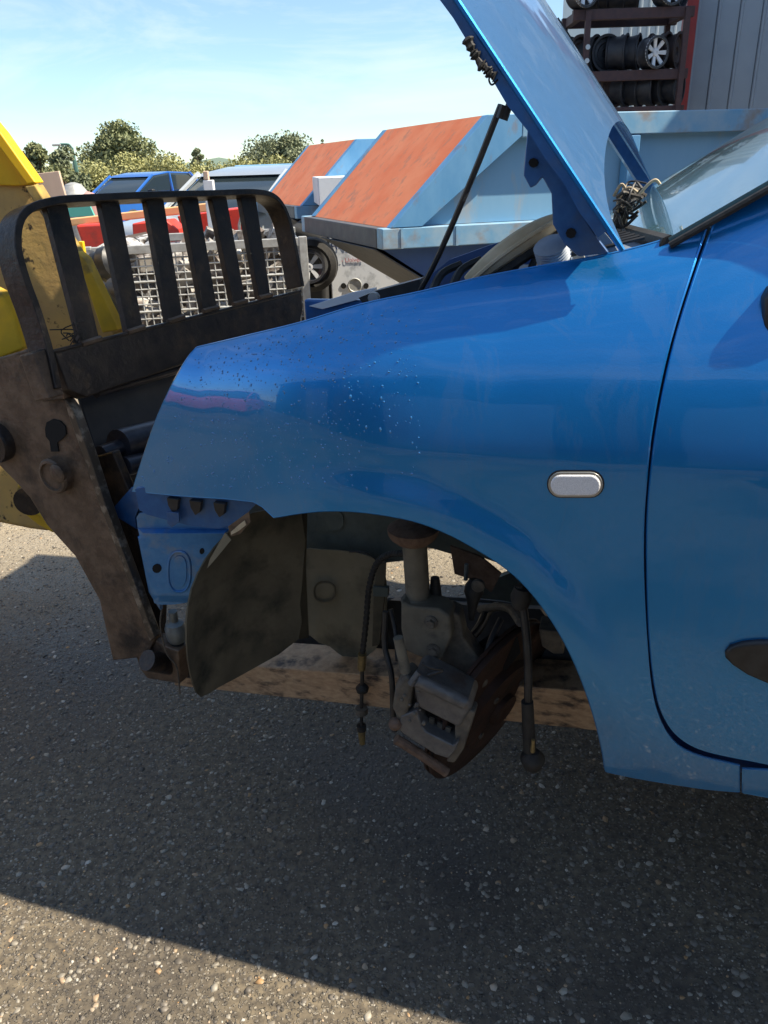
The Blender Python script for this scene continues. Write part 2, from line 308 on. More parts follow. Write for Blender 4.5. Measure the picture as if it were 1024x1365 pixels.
def root(name, label, cat, loc=(0, 0, 0), group=None):
    o = bpy.data.objects.new(name, None); C.objects.link(o); o.location = loc; o.matrix_world = Matrix.Translation(loc); o.empty_display_size = .1
    tag(o, label, cat, group); return o
def tag(o, label=None, cat=None, group=None, kind=None):
    if label: o['label'] = label
    if cat: o['category'] = cat
    if group: o['group'] = group
    if kind: o['kind'] = kind
    return o
def cdt(outline, sp, jit=0.0, holes=()):
    """fill a 2D outline with a regular grid of points and triangulate"""
    P = np.array([(p[0], p[1]) for p in outline]); n = len(P)
    allp = [Vector((float(x), float(y))) for x, y in P]; loops = [list(range(n))]
    for h in holes:
        k = len(allp); allp += [Vector((float(p[0]), float(p[1]))) for p in h]; loops.append(list(range(k, k+len(h))))
    x0, y0 = P.min(0); x1, y1 = P.max(0)
    gx, gy = np.meshgrid(np.arange(x0+sp/2, x1, sp), np.arange(y0+sp/2, y1, sp)); g = np.stack([gx.ravel(), gy.ravel()], 1)
    def inside(g, P):
        ins = np.zeros(len(g), bool); j = len(P)-1
        for i in range(len(P)):
            c = ((P[i, 1] > g[:, 1]) != (P[j, 1] > g[:, 1]))
            xs = (P[j, 0]-P[i, 0])*(g[:, 1]-P[i, 1])/(P[j, 1]-P[i, 1]+1e-30)+P[i, 0]
            ins ^= c & (g[:, 0] < xs); j = i
        return ins
    def dist(g, P):
        d = np.full(len(g), 1e9)
        for i in range(len(P)):
            a = P[i]; b = P[(i+1) % len(P)]; ab = b-a; t = np.clip(((g-a)@ab)/(ab@ab+1e-30), 0, 1)
            d = np.minimum(d, np.hypot(*(g-(a+t[:, None]*ab)).T))
        return d
    ok = inside(g, P) & (dist(g, P) > sp*.45)
    for h in holes:
        hp = np.array([(p[0], p[1]) for p in h]); ok &= ~inside(g, hp) & (dist(g, hp) > sp*.45)
    g = g[ok]
    k = len(allp); allp += [Vector((float(a), float(b))) for a, b in g]
    edges = []
    for lp in loops: edges += [(lp[i], lp[(i+1) % len(lp)]) for i in range(len(lp))]
    v, e, f, *_ = geometry.delaunay_2d_cdt(allp, edges, [], 3 if holes else 1, 1e-7)
    return [(q.x, q.y) for q in v], [tuple(x) for x in f]
def sheet(name, outline, ofn, m, parent, sp=10, solid=0.003, smooth=True, holes=(), curve=0):
    """a sheet seen with this outline, lying at depth ofn(px,py) inside the car's flank plane"""
    ol = [(p.x, p.y) for p in catmull([(a, b) for a, b in outline], curve, True)] if curve else outline
    v, f = cdt(ol, sp, holes=holes)
    fn = ofn if callable(ofn) else (lambda x, y: ofn)
    pts = [ppt(x, y, fn(x, y)) for x, y in v]
    mb = MB(); 
    # orient towards the camera
    fl = []
    for t in f:
        n = (pts[t[1]]-pts[t[0]]).cross(pts[t[2]]-pts[t[0]])
        fl.append(t if n.dot(CAM-pts[t[0]]) > 0 else tuple(reversed(t)))
    mb.add(pts, fl)
    return mb.build(name, m, parent, smooth=smooth, solid=solid, angle=50)
def plate(name, outline, o, thick, m, parent, bevel=0.002, curve=0, smooth=False):
    ol = [(p.x, p.y) for p in catmull([(a, b) for a, b in outline], curve, True)] if curve else outline
    pts = [ppt(x, y, o) for x, y in ol]
    return MB().prism(pts, -CN*thick).build(name, m, parent, bevel=bevel, smooth=smooth)
def ptube(name, pts, r, m, parent, seg=10, n=5, **k):
    P = catmull([ppt(*p) for p in pts], n) if n > 1 else [ppt(*p) for p in pts]
    return MB().tube(P, r, seg, **k).build(name, m, parent, smooth=True)

# ================================================================== GROUND
def ground_material():
    m = bpy.data.materials.new('chipped_tarmac'); m.use_nodes = True; t = m.node_tree; b = t.nodes['Principled BSDF']; N = t.nodes.new; K = t.links.new
    tc = N('ShaderNodeTexCoord'); v = tc.outputs['Object']
    def ramp(sock, stops):
        r = N('ShaderNodeValToRGB'); e = r.color_ramp.elements
        e[0].position, e[0].color = stops[0][0], (*stops[0][1], 1); e[1].position, e[1].color = stops[-1][0], (*stops[-1][1], 1)
        for p, c in stops[1:-1]: q = e.new(p); q.color = (*c, 1)
        K(sock, r.inputs[0]); return r.outputs[0]
    def mixc(f, a, b_):
        x = N('ShaderNodeMix'); x.data_type = 'RGBA'
        (K(f, x.inputs[0]) if not isinstance(f, float) else setattr(x.inputs[0], 'default_value', f))
        for i, q in ((6, a), (7, b_)):
            if isinstance(q, tuple): x.inputs[i].default_value = (*q, 1)
            else: K(q, x.inputs[i])
        return x.outputs[2]
    n1 = N('ShaderNodeTexNoise'); n1.inputs['Scale'].default_value = 60; n1.inputs['Detail'].default_value = 8; K(v, n1.inputs['Vector'])
    base = ramp(n1.outputs['Fac'], [(.3, (.056, .047, .036)), (.7, (.185, .150, .10))])
    # small chips
    cols = []
    for sc, seedc, thr in ((150, 0, .38), (85, 1, .30)):
        vo = N('ShaderNodeTexVoronoi'); vo.inputs['Scale'].default_value = sc; vo.inputs['Randomness'].default_value = 1; K(v, vo.inputs['Vector'])
        cc = ramp(vo.outputs['Color'], [(0.1, (.06, .055, .05)), (.4, (.14, .12, .09)), (.7, (.23, .20, .155)), (.88, (.33, .29, .22)), (.97, (.42, .27, .13))])
        md = N('ShaderNodeMapRange'); md.inputs['From Min'].default_value = thr+.08; md.inputs['From Max'].default_value = thr; K(vo.outputs['Distance'], md.inputs[0])
        sel = N('ShaderNodeTexNoise'); sel.inputs['Scale'].default_value = sc*.7; K(v, sel.inputs['Vector'])
        ms = N('ShaderNodeMapRange'); ms.inputs['From Min'].default_value = .46 if sc > 100 else .5; ms.inputs['From Max'].default_value = .5 if sc > 100 else .54; K(sel.outputs['Fac'], ms.inputs[0])
        mu = N('ShaderNodeMath'); mu.operation = 'MULTIPLY'; K(md.outputs[0], mu.inputs[0]); K(ms.outputs[0], mu.inputs[1])
        base = mixc(mu.outputs[0], base, cc); cols.append(mu.outputs[0])
    big = N('ShaderNodeTexNoise'); big.inputs['Scale'].default_value = 1.3; big.inputs['Detail'].default_value = 6; K(v, big.inputs['Vector'])
    f = N('ShaderNodeMapRange'); f.inputs['From Min'].default_value = .45; f.inputs['From Max'].default_value = .62; f.inputs['To Max'].default_value = .85; K(big.outputs['Fac'], f.inputs[0])
    base2 = mixc(f.outputs[0], base, (.045, .040, .036))
    # pale dusty yard further out
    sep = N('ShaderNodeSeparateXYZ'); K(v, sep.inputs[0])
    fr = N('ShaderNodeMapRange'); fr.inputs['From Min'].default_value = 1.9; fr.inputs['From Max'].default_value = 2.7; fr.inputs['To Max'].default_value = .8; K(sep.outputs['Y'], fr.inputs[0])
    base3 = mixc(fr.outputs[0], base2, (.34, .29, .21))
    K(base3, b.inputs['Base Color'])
    ad = N('ShaderNodeMath'); ad.operation = 'ADD'; K(cols[0], ad.inputs[0]); K(cols[1], ad.inputs[1])
    ad2 = N('ShaderNodeMath'); ad2.operation = 'ADD'; K(ad.outputs[0], ad2.inputs[0]); K(n1.outputs['Fac'], ad2.inputs[1])
    bp = N('ShaderNodeBump'); bp.inputs['Strength'].default_value = .9; bp.inputs['Distance'].default_value = .004; K(ad2.outputs[0], bp.inputs['Height']); K(bp.outputs[0], b.inputs['Normal'])
    rr = N('ShaderNodeMapRange'); rr.inputs['To Min'].default_value = .80; rr.inputs['To Max'].default_value = .35; K(f.outputs[0], rr.inputs[0]); K(rr.outputs[0], b.inputs['Roughness'])
    return m
M['ground'] = ground_material()
def stone_material():
    m = bpy.data.materials.new('aggregate_stones'); m.use_nodes = True; t = m.node_tree; b = t.nodes['Principled BSDF']
    g = t.nodes.new('ShaderNodeNewGeometry'); r = t.nodes.new('ShaderNodeValToRGB'); e = r.color_ramp.elements
    st = [(0, (.06, .052, .043)), (.25, (.11, .096, .078)), (.55, (.16, .14, .115)), (.76, (.25, .225, .18)), (.90, (.36, .33, .27)), (.945, (.38, .22, .09)), (.98, (.48, .45, .39))]
    e[0].position, e[0].color = 0, (*st[0][1], 1); e[1].position, e[1].color = st[-1][0], (*st[-1][1], 1)
    for p, c in st[1:-1]: q = e.new(p); q.color = (*c, 1)
    t.links.new(g.outputs['Random Per Island'], r.inputs[0])
    n = t.nodes.new('ShaderNodeTexNoise'); n.inputs['Scale'].default_value = 160; n.inputs['Detail'].default_value = 5; t.links.new(g.outputs['Position'], n.inputs['Vector'])
    mr = t.nodes.new('ShaderNodeMapRange'); mr.inputs['To Min'].default_value = .6; mr.inputs['To Max'].default_value = 1.25; t.links.new(n.outputs['Fac'], mr.inputs[0])
    mx = t.nodes.new('ShaderNodeVectorMath'); mx.operation = 'SCALE'; t.links.new(r.outputs[0], mx.inputs[0]); t.links.new(mr.outputs[0], mx.inputs['Scale'])
    t.links.new(mx.outputs[0], b.inputs['Base Color']); b.inputs['Roughness'].default_value = .55
    return m
M['stone'] = stone_material()
gr = MB(); gr.add([(-1500, -1500, 0), (1500, -1500, 0), (1500, 1500, 0), (-1500, 1500, 0)], [(0, 1, 2, 3)])
tag(gr.build('ground', 'ground'), kind='structure')
# embedded stone chips: joined low-poly pebbles
t_ = (1+5**.5)/2
ico = np.array([(-1, t_, 0), (1, t_, 0), (-1, -t_, 0), (1, -t_, 0), (0, -1, t_), (0, 1, t_), (0, -1, -t_), (0, 1, -t_), (t_, 0, -1), (t_, 0, 1), (-t_, 0, -1), (-t_, 0, 1)])/1.902
icf = np.array([(0, 11, 5), (0, 5, 1), (0, 1, 7), (0, 7, 10), (0, 10, 11), (1, 5, 9), (5, 11, 4), (11, 10, 2), (10, 7, 6), (7, 1, 8), (3, 9, 4), (3, 4, 2), (3, 2, 6), (3, 6, 8), (3, 8, 9), (4, 9, 5), (2, 4, 11), (6, 2, 10), (8, 6, 7), (9, 8, 1)])
def pebbles(name, n, xr, yr, r0, r1, sink, m, label):
    x = rng.uniform(*xr, n); y = yr[0] + (yr[1]-yr[0])*rng.uniform(0, 1, n)**1.35
    r = r0 + (r1-r0)*rng.uniform(0, 1, n)**3.2
    dirt = rng.uniform(.42, 1.25, (n, 12, 3)); v = ico[None]*dirt*r[:, None, None]
    v[:, :, 0] *= rng.uniform(.8, 1.5, n)[:, None]; v[:, :, 2] *= .42
    a = rng.uniform(0, 6.28, n); ca, sa = np.cos(a)[:, None], np.sin(a)[:, None]
    vx = v[:, :, 0]*ca-v[:, :, 1]*sa; vy = v[:, :, 0]*sa+v[:, :, 1]*ca
    tl = rng.uniform(-.25, .25, (n, 2)); vz = v[:, :, 2] + vx*tl[:, :1] + vy*tl[:, 1:]
    V = np.stack([vx+x[:, None], vy+y[:, None], vz+(r*sink)[:, None]], 2).reshape(-1, 3)
    Fc = (icf[None]+(np.arange(n)*12)[:, None, None]).reshape(-1, 3)
    me = bpy.data.meshes.new(name); me.vertices.add(len(V)); me.vertices.foreach_set('co', V.ravel().astype(np.float32))
    me.loops.add(Fc.size); me.loops.foreach_set('vertex_index', Fc.ravel().astype(np.int32))
    me.polygons.add(len(Fc)); me.polygons.foreach_set('loop_start', np.arange(0, Fc.size, 3, dtype=np.int32)); me.update(calc_edges=True); me.validate()
    me.materials.append(M[m]); o = bpy.data.objects.new(name, me); C.objects.link(o)
    tag(o, label, 'gravel', kind='stuff'); return o
pebbles('stone_chips', 64000, (-2.2, 2.2), (.25, 3.2), .0024, .0098, -.14, 'stone', 'pale and brown stone chips set in the dark tarmac')
pebbles('loose_grit', 26000, (-1.5, 1.5), (.3, 1.8), .0012, .0030, .0, 'stone', 'fine loose grit lying on the tarmac')

# ================================================================== CAR
car_root = root('car', 'metallic blue hatchback with bonnet propped open and front wheel missing', 'car', (CO.x, CO.y, 0))
# --- flank surface: how far the body skin stands out at (s, z)
ARCH_PX = [(365, 690), (400, 684), (435, 681), (475, 682), (520, 688), (560, 697), (600, 713), (640, 735), (675, 758), (705, 786), (735, 826), (760, 870), (780, 918), (795, 965), (804, 1005), (807, 1028)]
ARCH = np.array([[to_sz(ppt(x, y, 0))[0], to_sz(ppt(x, y, 0))[2]] for x, y in ARCH_PX])
_top0 = [(262, 464), (330, 448), (400, 431), (480, 407), (560, 390), (640, 371), (720, 356), (800, 342), (860, 328), (915, 311), (943, 300)]
_q = [to_sz(ppt(x, y, -.03-.07*max(0, (480-x)/220.))) for x, y in _top0]
ZT_S = [q[0] for q in _q]+[_q[-1][0]+.06, _q[-1][0]+.5]; ZT_Z = [q[2]+.004 for q in _q]+[_q[-1][2]+.06, _q[-1][2]+.6]
def skin(s, z):
    s = np.asarray(s, float); z = np.asarray(z, float)
    o = np.zeros(np.broadcast(s, z).shape)
    zc = 0.955 + 0.03*np.clip(s+.2, -1, .6)                # shoulder crease
    wgt = np.clip((s+.60)/.35, 0.15, 1)
    u = z-zc; soft = 0.5*(u+np.sqrt(u*u+.0005))
    o = o - soft*(.16*wgt+.04) - 0.9*soft**2
    o = o - .32*np.clip(.80-z, 0, 1)**2
    fc = np.clip(-.34-s, 0, 2); o = o - .62*np.minimum(fc, .30)**2 - .38*np.clip(fc-.30, 0, 2)
    zt = np.interp(s, ZT_S, ZT_Z)
    e = np.clip(zt-z, -.02, 1)
    o = o - .035*np.exp(-e/.028)
    # flared lip round the wheel arch
    pts = np.stack([np.broadcast_to(s, o.shape).ravel(), np.broadcast_to(z, o.shape).ravel()], 1)
    d = np.full(len(pts), 9.)
    for i in range(len(ARCH)-1):
        a = ARCH[i]; b = ARCH[i+1]; ab = b-a; t = np.clip(((pts-a)@ab)/(ab@ab), 0, 1); d = np.minimum(d, np.hypot(*(pts-(a+t[:, None]*ab)).T))
    d = d.reshape(o.shape)
    wf = np.clip((s+.62)/.2, 0, 1)*np.clip((z-.5)/.15, 0, 1)
    o = o + wf*.009/(1+np.exp((d-.046)/.009))
    return o
def on_skin(px, py, off=0.0):
    r = ray(px, py); lo, hi = .45, 3.0; prev = lo
    ts = np.linspace(.5, 3.2, 90); P = np.array([list(CAM+r*float(t)) for t in ts]); q = P-np.array(CO)
    s = q@np.array(CU_); o = q@np.array(CN); z = P[:, 2]; g = o-(skin(s, z)+off)
    i = int(np.argmax(g < 0)); i = max(i, 1); lo, hi = ts[i-1], ts[i]
    for _ in range(14):
        m = (lo+hi)/2; p = CAM+r*float(m); a, b, c = to_sz(p)
        if b-(float(skin(a, c))+off) > 0: lo = m
        else: hi = m
    return to_sz(CAM+r*float(lo))
def skin_panel(name, outline_sz, m, parent, sp=.011, off=0.0, holes=(), solid=.0025, hem=True):
    v, f = cdt(outline_sz, sp, holes=holes); a = np.array(v); o = skin(a[:, 0], a[:, 1])+off
    pts = [car(float(s), float(oo), float(z)) for (s, z), oo in zip(v, o)]
    # analytic orientation
    fl = []
    for t in f:
        n = (pts[t[1]]-pts[t[0]]).cross(pts[t[2]]-pts[t[0]]); fl.append(t if n.dot(CN) > 0 else tuple(reversed(t)))
    ob = MB().add(pts, fl).build(name, m, parent, smooth=True, solid=solid, angle=80)
    if hem:
        oo = np.array(outline_sz); od = skin(oo[:, 0], oo[:, 1])+off-.0022
        P = [car(float(s), float(o_), float(z)) for (s, z), o_ in zip(outline_sz, od)]; P.append(P[0])
        MB().tube(P, .0022, 6, cap=False).build('hem', m, ob, smooth=True)
    return ob
def px_line(pts, n=4):
    c = [(p.x, p.y) for p in catmull([(a, b) for a, b in pts], n)]
    return [(lambda q: (q[0], q[2]))(on_skin(x, y)) for x, y in c]
def join(*ls):
    r = []
    for l in ls:
        for p in l:
            if not r or math.hypot(p[0]-r[-1][0], p[1]-r[-1][1]) > .004: r.append(p)
    return r
TOP = [(262, 464), (330, 448), (400, 431), (480, 407), (560, 390), (640, 371), (720, 356), (800, 342), (860, 328), (915, 311), (943, 300)]
GAP = [(943, 300), (925, 352), (900, 430), (882, 500), (868, 575), (861, 640), (857, 700), (857, 770), (861, 850), (867, 915), (878, 958), (898, 990), (930, 1008), (985, 1021)]
BOT = [(985, 1056), (940, 1052), (880, 1043), (840, 1036), (808, 1029)]
FRONT = [(338, 669), (300, 665), (240, 661), (176, 655)]
FE = [(176, 655), (190, 612), (210, 555), (232, 508), (250, 478), (262, 464)]
top = px_line(TOP); gap = px_line(GAP, 5); bot = px_line(BOT); arch = px_line(list(reversed(ARCH_PX)), 3); fr = px_line([(365, 690), (350, 676)], 1) + px_line(FRONT, 3); fe = px_line(FE, 3)
outl = join(top, gap, bot, arch, fr, fe)
if math.hypot(outl[0][0]-outl[-1][0], outl[0][1]-outl[-1][1]) < .004: outl.pop()
fender = skin_panel('front_fender', outl, 'paint', car_root, sp=.010)
# top flange going in to the bonnet gutter
mb = MB(); P = [car(s, float(skin(s, z))-.001, z-.001) for s, z in top]; Q = [p-CN*.022+Vector((0, 0, -.003)) for p in P]; Q2 = [p-CN*.024+Vector((0, 0, -.05)) for p in P]
n = len(P); mb.add(P+Q+Q2, [(i, i+1, n+i+1, n+i) for i in range(n-1)]+[(n+i, n+i+1, 2*n+i+1, 2*n+i) for i in range(n-1)])
mb.build('gutter_flange', 'paint', fender, smooth=True, solid=.002, angle=60)
# arch return lip
mb = MB(); P = [car(s, float(skin(s, z))-.002, z) for s, z in arch]; Q = [p-CN*.02 for p in P]; n = len(P)
mb.add(P+Q, [(i, i+1, n+i+1, n+i) for i in range(n-1)]); mb.build('arch_lip', 'paint_in', fender, smooth=True, solid=.0015)
# side repeater
def stadium(cx, cy, hw, hh, n=10):
    r = hh; res = []
    for k in range(n+1):
        t = -math.pi/2+math.pi*k/n; res.append((cx+hw-r+r*math.cos(t), cy+r*math.sin(t)))
    for k in range(n+1):
        t = math.pi/2+math.pi*k/n; res.append((cx-hw+r+r*math.cos(t), cy+r*math.sin(t)))
    return res
def skin_prism(name, pxs, m, parent, off, bevel=.0015, th=.008):
    pts = [car(*(lambda q: (q[0], q[1]+off, q[2]))(on_skin(x, y))) for x, y in pxs]
    return MB().prism(pts, -CN*th).build(name, m, parent, bevel=bevel, segs=3)
rep = skin_prism('side_repeater', stadium(767.5, 645, 38.5, 18.5), 'rubber', fender, .0015, .001)
skin_prism('trim_ring', stadium(767.5, 645, 36.5, 16.8), 'chrome', rep, .0035, .001); 
lens = skin_prism('lens', stadium(767.5, 645.3, 33.5, 14.0), 'lens', rep, .0062, .003)
# water droplets on the front of the fender
mb = MB()
for i in range(2400):
    x = random.uniform(185, 560); y = random.uniform(400, 655)
    topy = 464-(x-262)*.245 if x > 262 else 464+(262-x)*2.2
    if y < topy+8 or random.random() < (y-450)/420*(.4 if x < 330 else 1) or (x > 470 and random.random() < .6): continue
    s, o, z = on_skin(x, y); r = .0006+.0013*random.random()**3
    c = car(s, o, z); run = 1+random.random()*(1.6 if random.random() < .25 else .2)
    seg = 6; vs = []
    for k, (h, rr) in enumerate(((0, 1), (.55, .75))):
        for j in range(seg):
            t = 6.283*j/seg; vs.append(c+CU_*(math.cos(t)*r*rr)+Vector((0, 0, math.sin(t)*r*rr*run))+CN*(h*r*.8-.0001))
    vs.append(c+CN*(r*.75))
    mb.add(vs, [(j, (j+1) % seg, seg+(j+1) % seg, seg+j) for j in range(seg)]+[(seg+j, seg+(j+1) % seg, 2*seg) for j in range(seg)])
M['drop'] = mat('water_drop', (0.03, 0.22, 0.52), rough=0.03, metal=0.3, coat=1.0, spec=1.0)
tag(mb.build('water_drops', 'drop', fender, smooth=True, angle=80), kind='stuff')

# --- door, sill and the rest of the body
def z_at(s, zz): return (s, zz)
gapd = px_line([(952, 299), (933, 352), (908, 430), (890, 500), (876, 575), (868, 640), (864, 700), (864, 770), (867, 850), (874, 915), (885, 954), (905, 982), (940, 1001), (1010, 1016)], 5)
lz = gapd[-1][1]; ds0, dz0 = gapd[0]
door_out = join(gapd, [(gapd[-1][0]+.12, lz-.008), (1.10, lz-.01), (1.16, .60), (1.20, .80), (1.20, 1.0), (1.18, 1.30), (.62, 1.50)] + px_line([(1150, 174), (1024, 247), (962, 285)], 3))
door = skin_panel('door', door_out, 'paint', car_root, sp=.014)
sb = on_skin(985, 1056); s1 = on_skin(985, 1024)
sill = [(sb[0]+.006, sb[2]), (1.3, sb[2]-.015), (1.3, lz-.02), (gapd[-1][0]+.13, lz-.016), (s1[0]+.06, lz-.010), (s1[0]+.006, s1[2]-.001)]
skin_panel('sill_panel', sill, 'paint', car_root, sp=.02)
skin_prism('rub_strip', [(966, 868), (973, 859), (990, 854), (1010, 852), (1060, 852), (1180, 856), (1180, 925), (1060, 914), (1024, 909), (996, 897), (976, 884), (967, 875)], 'black', door, .008, .006, .02)
gs = [g_ for g_ in gapd]
back = [(a-.05, b) for a, b in gs if b < dz0-.02] + [(a+.05, b) for a, b in reversed([g_ for g_ in gs if g_[1] < dz0-.02])]
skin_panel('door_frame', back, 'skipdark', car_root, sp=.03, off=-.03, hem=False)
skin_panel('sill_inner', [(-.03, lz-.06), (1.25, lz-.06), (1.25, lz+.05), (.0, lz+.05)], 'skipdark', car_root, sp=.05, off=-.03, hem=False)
# door mirror foot, just entering the frame
mirror = plate('mirror_foot', [(1018, 400), (1024, 385), (1060, 372), (1110, 380), (1110, 450), (1060, 470), (1028, 460), (1018, 436)], -.045, .05, 'black', door, bevel=.012)
mirror.name = 'mirror_foot'
# body shell behind the door: shows only from the side, throws the shadow
def hull(name, secs, m, parent, smooth=True):
    """secs: rings of (s,o,z) with equal count"""
    mb = MB(); n = len(secs[0]); vs = [car(*p) for r_ in secs for p in r_]
    fs = [(i*n+k, i*n+(k+1) % n, (i+1)*n+(k+1) % n, (i+1)*n+k) for i in range(len(secs)-1) for k in range(n)]
    fs += [tuple(range(n-1, -1, -1)), tuple((len(secs)-1)*n+k for k in range(n))]
    return mb.add(vs, fs).build(name, m, parent, smooth=smooth, angle=40)
WD = 1.56
rq = []
for s, zt, ins in ((1.21, 1.30, .10), (1.6, 1.32, .10), (2.2, 1.32, .11), (2.6, 1.26, .14), (2.75, 1.1, .2)):
    rq.append([(s, -.02, .50), (s, .0, .95), (s, -.03, zt-.08), (s, -ins, zt), (s, -WD+ins, zt), (s, -WD+.03, zt-.08), (s, -WD, .95), (s, -WD+.02, .50)])
hull('rear_quarter', rq, 'paint', car_root)
# cabin roof and pillars
def pil(name, a, b, r_, m='paint'): return MB().tube([car(*a), car(*b)], r_, 8, flat=.7).build(name, m, car_root, smooth=True)
A0n = to_sz(ppt(900, 320, -.13)); 
ws_near0 = ppt(893, 322, -.12); ws_near1 = ppt(1024, 247, -.12)
dirw = (ws_near1-ws_near0).normalized()
Aend = ws_near0+dirw*.78; ae = to_sz(Aend); a0 = to_sz(ws_near0)
zr = ae[2]
roof = []
for s, zz, ins in ((ae[0], zr, .20), (ae[0]+.5, zr+.06, .22), (ae[0]+1.1, zr+.05, .22), (ae[0]+1.6, zr-.05, .24)):
    roof.append([(s, -ins, zz-.03), (s, -ins-.08, zz), (s, -WD/2, zz+.05), (s, -WD+ins+.08, zz), (s, -WD+ins, zz-.03), (s, -WD/2, zz)])
hull('roof', roof, 'paint', car_root)
for sd_ in (0, 1):
    f_ = (lambda o: o) if sd_ == 0 else (lambda o: -WD-o)
    pil('pillar', (1.20, f_(-.12), 1.30), (1.10, f_(-.20), zr+.02), .03); pil('pillar', (2.3, f_(-.14), 1.30), (ae[0]+1.55, f_(-.24), zr-.05), .05)
# windscreen, curved across
def ws_pt(a, b, off=0):
    """a 0..1 across from the near pillar, b 0..1 up"""
    base = ws_near0.lerp(Aend, b)
    bow = math.sin(math.pi*a)
    q = base - CN*(a*(WD-.26)) - CU_*(.10*bow*(1-.25*b)) + Vector((0, 0, .004*bow - .03*a))
    return q + Vector((0, 0, off))
mb = MB(); na, nb = 24, 20
mb.add([ws_pt(i/na, j/nb) for j in range(nb+1) for i in range(na+1)], [(j*(na+1)+i, j*(na+1)+i+1, (j+1)*(na+1)+i+1, (j+1)*(na+1)+i) for j in range(nb) for i in range(na)])
wsn = mb.build('windscreen', 'glass', car_root, smooth=True, solid=.005, angle=80)
MB().tube([ws_pt(0, j/20)-CN*-.008+Vector((0, 0, -.004)) for j in range(21)], .0045, 8).build('side_seal', 'rubber', wsn, smooth=True)
MB().tube([ws_pt(1, j/20) for j in range(21)], .012, 8).build('side_seal', 'rubber', wsn, smooth=True)
MB().tube([ws_pt(1, j/20)-CN*.03+Vector((0, 0, -.012)) for j in range(21)], .022, 8).build('front_pillar', 'paint', car_root, smooth=True)
mb = MB(); mb.tube([ws_pt(i/24, 0, -.004) for i in range(25)], .012, 8); mb.build('bottom_seal', 'rubber', wsn, smooth=True)
# window line of the door (glass + black seal)
mb = MB(); g0 = car(ds0+.03, -.12, dz0+.0); 
gl = [car(ds0+.05, -.105, dz0+.01), car(1.17, -.10, 1.30), car(1.08, -.19, zr), Aend+CN*.0-Vector((0, 0, .02))]
mb.prism([p-CN*.03 for p in gl], -CN*.004).build('side_window', 'darkglass', door)
# scuttle panel below the glass (dark ribbed plastic) and bonnet gutter
mb = MB(); vs = []
for i in range(25):
    a = i/24; e = ws_pt(a, 0, -.008)
    vs += [e, e-CU_*.05+Vector((0, 0, -.012)), e-CU_*.055+Vector((0, 0, -.03)), e-CU_*(.15-.03*math.sin(math.pi*a))+Vector((0, 0, -.035)), e-CU_*.16+Vector((0, 0, -.14))]
mb.add(vs, [(i*5+k, (i+1)*5+k, (i+1)*5+k+1, i*5+k+1) for i in range(24) for k in range(4)])
sc_ = mb.build('scuttle_panel', 'plgrey', car_root, smooth=True, solid=.003, angle=25)
for k in range(7):
    e = ws_pt(.03+k*.02, 0); MB().tube([e-CU_*.02+Vector((0, 0, .002)), e-CU_*.13+Vector((0, 0, -.024))], .0025, 5).build('ridge', 'black', sc_)
mb = MB(); mb.add([ws_pt(i/24, b_, .004) for b_ in (0, .07) for i in range(25)], [(i, i+1, 26+i, 25+i) for i in range(24)]); mb.build('black_border', 'black', wsn, smooth=True)
# --- bonnet
HO = -.075
hg = ppt(831, 333, HO); htop = ppt(610, 0, HO)
hd = (htop-hg).normalized(); hn = Vector(CN.cross(hd)).normalized()
if hn.dot(CU_) < 0: hn = -hn          # outer face looks back over the windscreen
HW = 1.36
def hp(a, l, off=0.0):
    b = math.sin(math.pi*min(max(a/HW, 0), 1))
    return hg - CN*a + CU_*(.055*a) + hd*l + hn*(.045*b + off)
def rear_l(a): u = a/HW; return .17*math.sin(math.pi*u)**.55
mb = MB(); na, nl = 44, 34; LH = .93
mb.add([hp(HW*i/na, rear_l(HW*i/na)+(LH-rear_l(HW*i/na))*j/nl) for j in range(nl+1) for i in range(na+1)], [(j*(na+1)+i, j*(na+1)+i+1, (j+1)*(na+1)+i+1, (j+1)*(na+1)+i) for j in range(nl) for i in range(na)])
hood = mb.build('bonnet', 'paint_sky', car_root, smooth=True, solid=.002, angle=70, soff=0)
# folded side flange and inner frame
def hbar(name, a0, a1, th, m, l0=.03, l1=LH, jag=0):
    P = []
    ls = [l0+(l1-l0)*k/24 for k in range(25)]
    vs = []
    for k, l in enumerate(ls):
        q = jag*(.4+.6*math.sin(k*2.1)*math.sin(k*.9)) if jag else 0
        vs += [hp(a0, l, -.002), hp(a1, l, -.004-th*.2), hp(a1, l, -th-q), hp(a0, l, -th*.9-q)]
    return MB().add(vs, [(4*i+k, 4*i+(k+1) % 4, 4*i+4+(k+1) % 4, 4*i+4+k) for i in range(24) for k in range(4)]+[(3, 2, 1, 0), (96, 97, 98, 99)]).build(name, m, hood, smooth=True, angle=30)
hbar('side_frame', .0, .055, .016, 'paint_in', jag=.004); hbar('side_frame', HW-.055, HW, .03, 'paint_in')
MB().tube([hp(0, .0+LH*k/20, -.001) for k in range(21)], .0035, 6).build('folded_edge', 'paint', hood, smooth=True)
# crumpled insulation and wiring hanging from the frame
P = catmull([ppt(x, y, HO+.004) for x, y in ((622, 50), (629, 66), (634, 74), (641, 86), (648, 91), (653, 98), (660, 102))], 6)
MB().tube(P, [.003+.005*abs(math.sin(i*.9)*math.sin(i*.37+.6)) for i in range(len(P))], 7).build('torn_foam', 'rubber', hood)
MB().tube(catmull([ppt(656, 96, HO), ppt(652, 106, HO), ppt(656, 113, HO), ppt(664, 106, HO)], 5), .0012, 5).build('loose_clip', 'black', hood, smooth=True)
MB().tube([ppt(672, 140, -.10), ppt(666, 158, -.10)], .005, 6).build('rod_clip', 'black', hood, smooth=True)
MB().tube([ppt(686, 120, -.10), ppt(672, 160, -.10)], .0045, 6).build('rod_clip', 'black', hood, smooth=True)
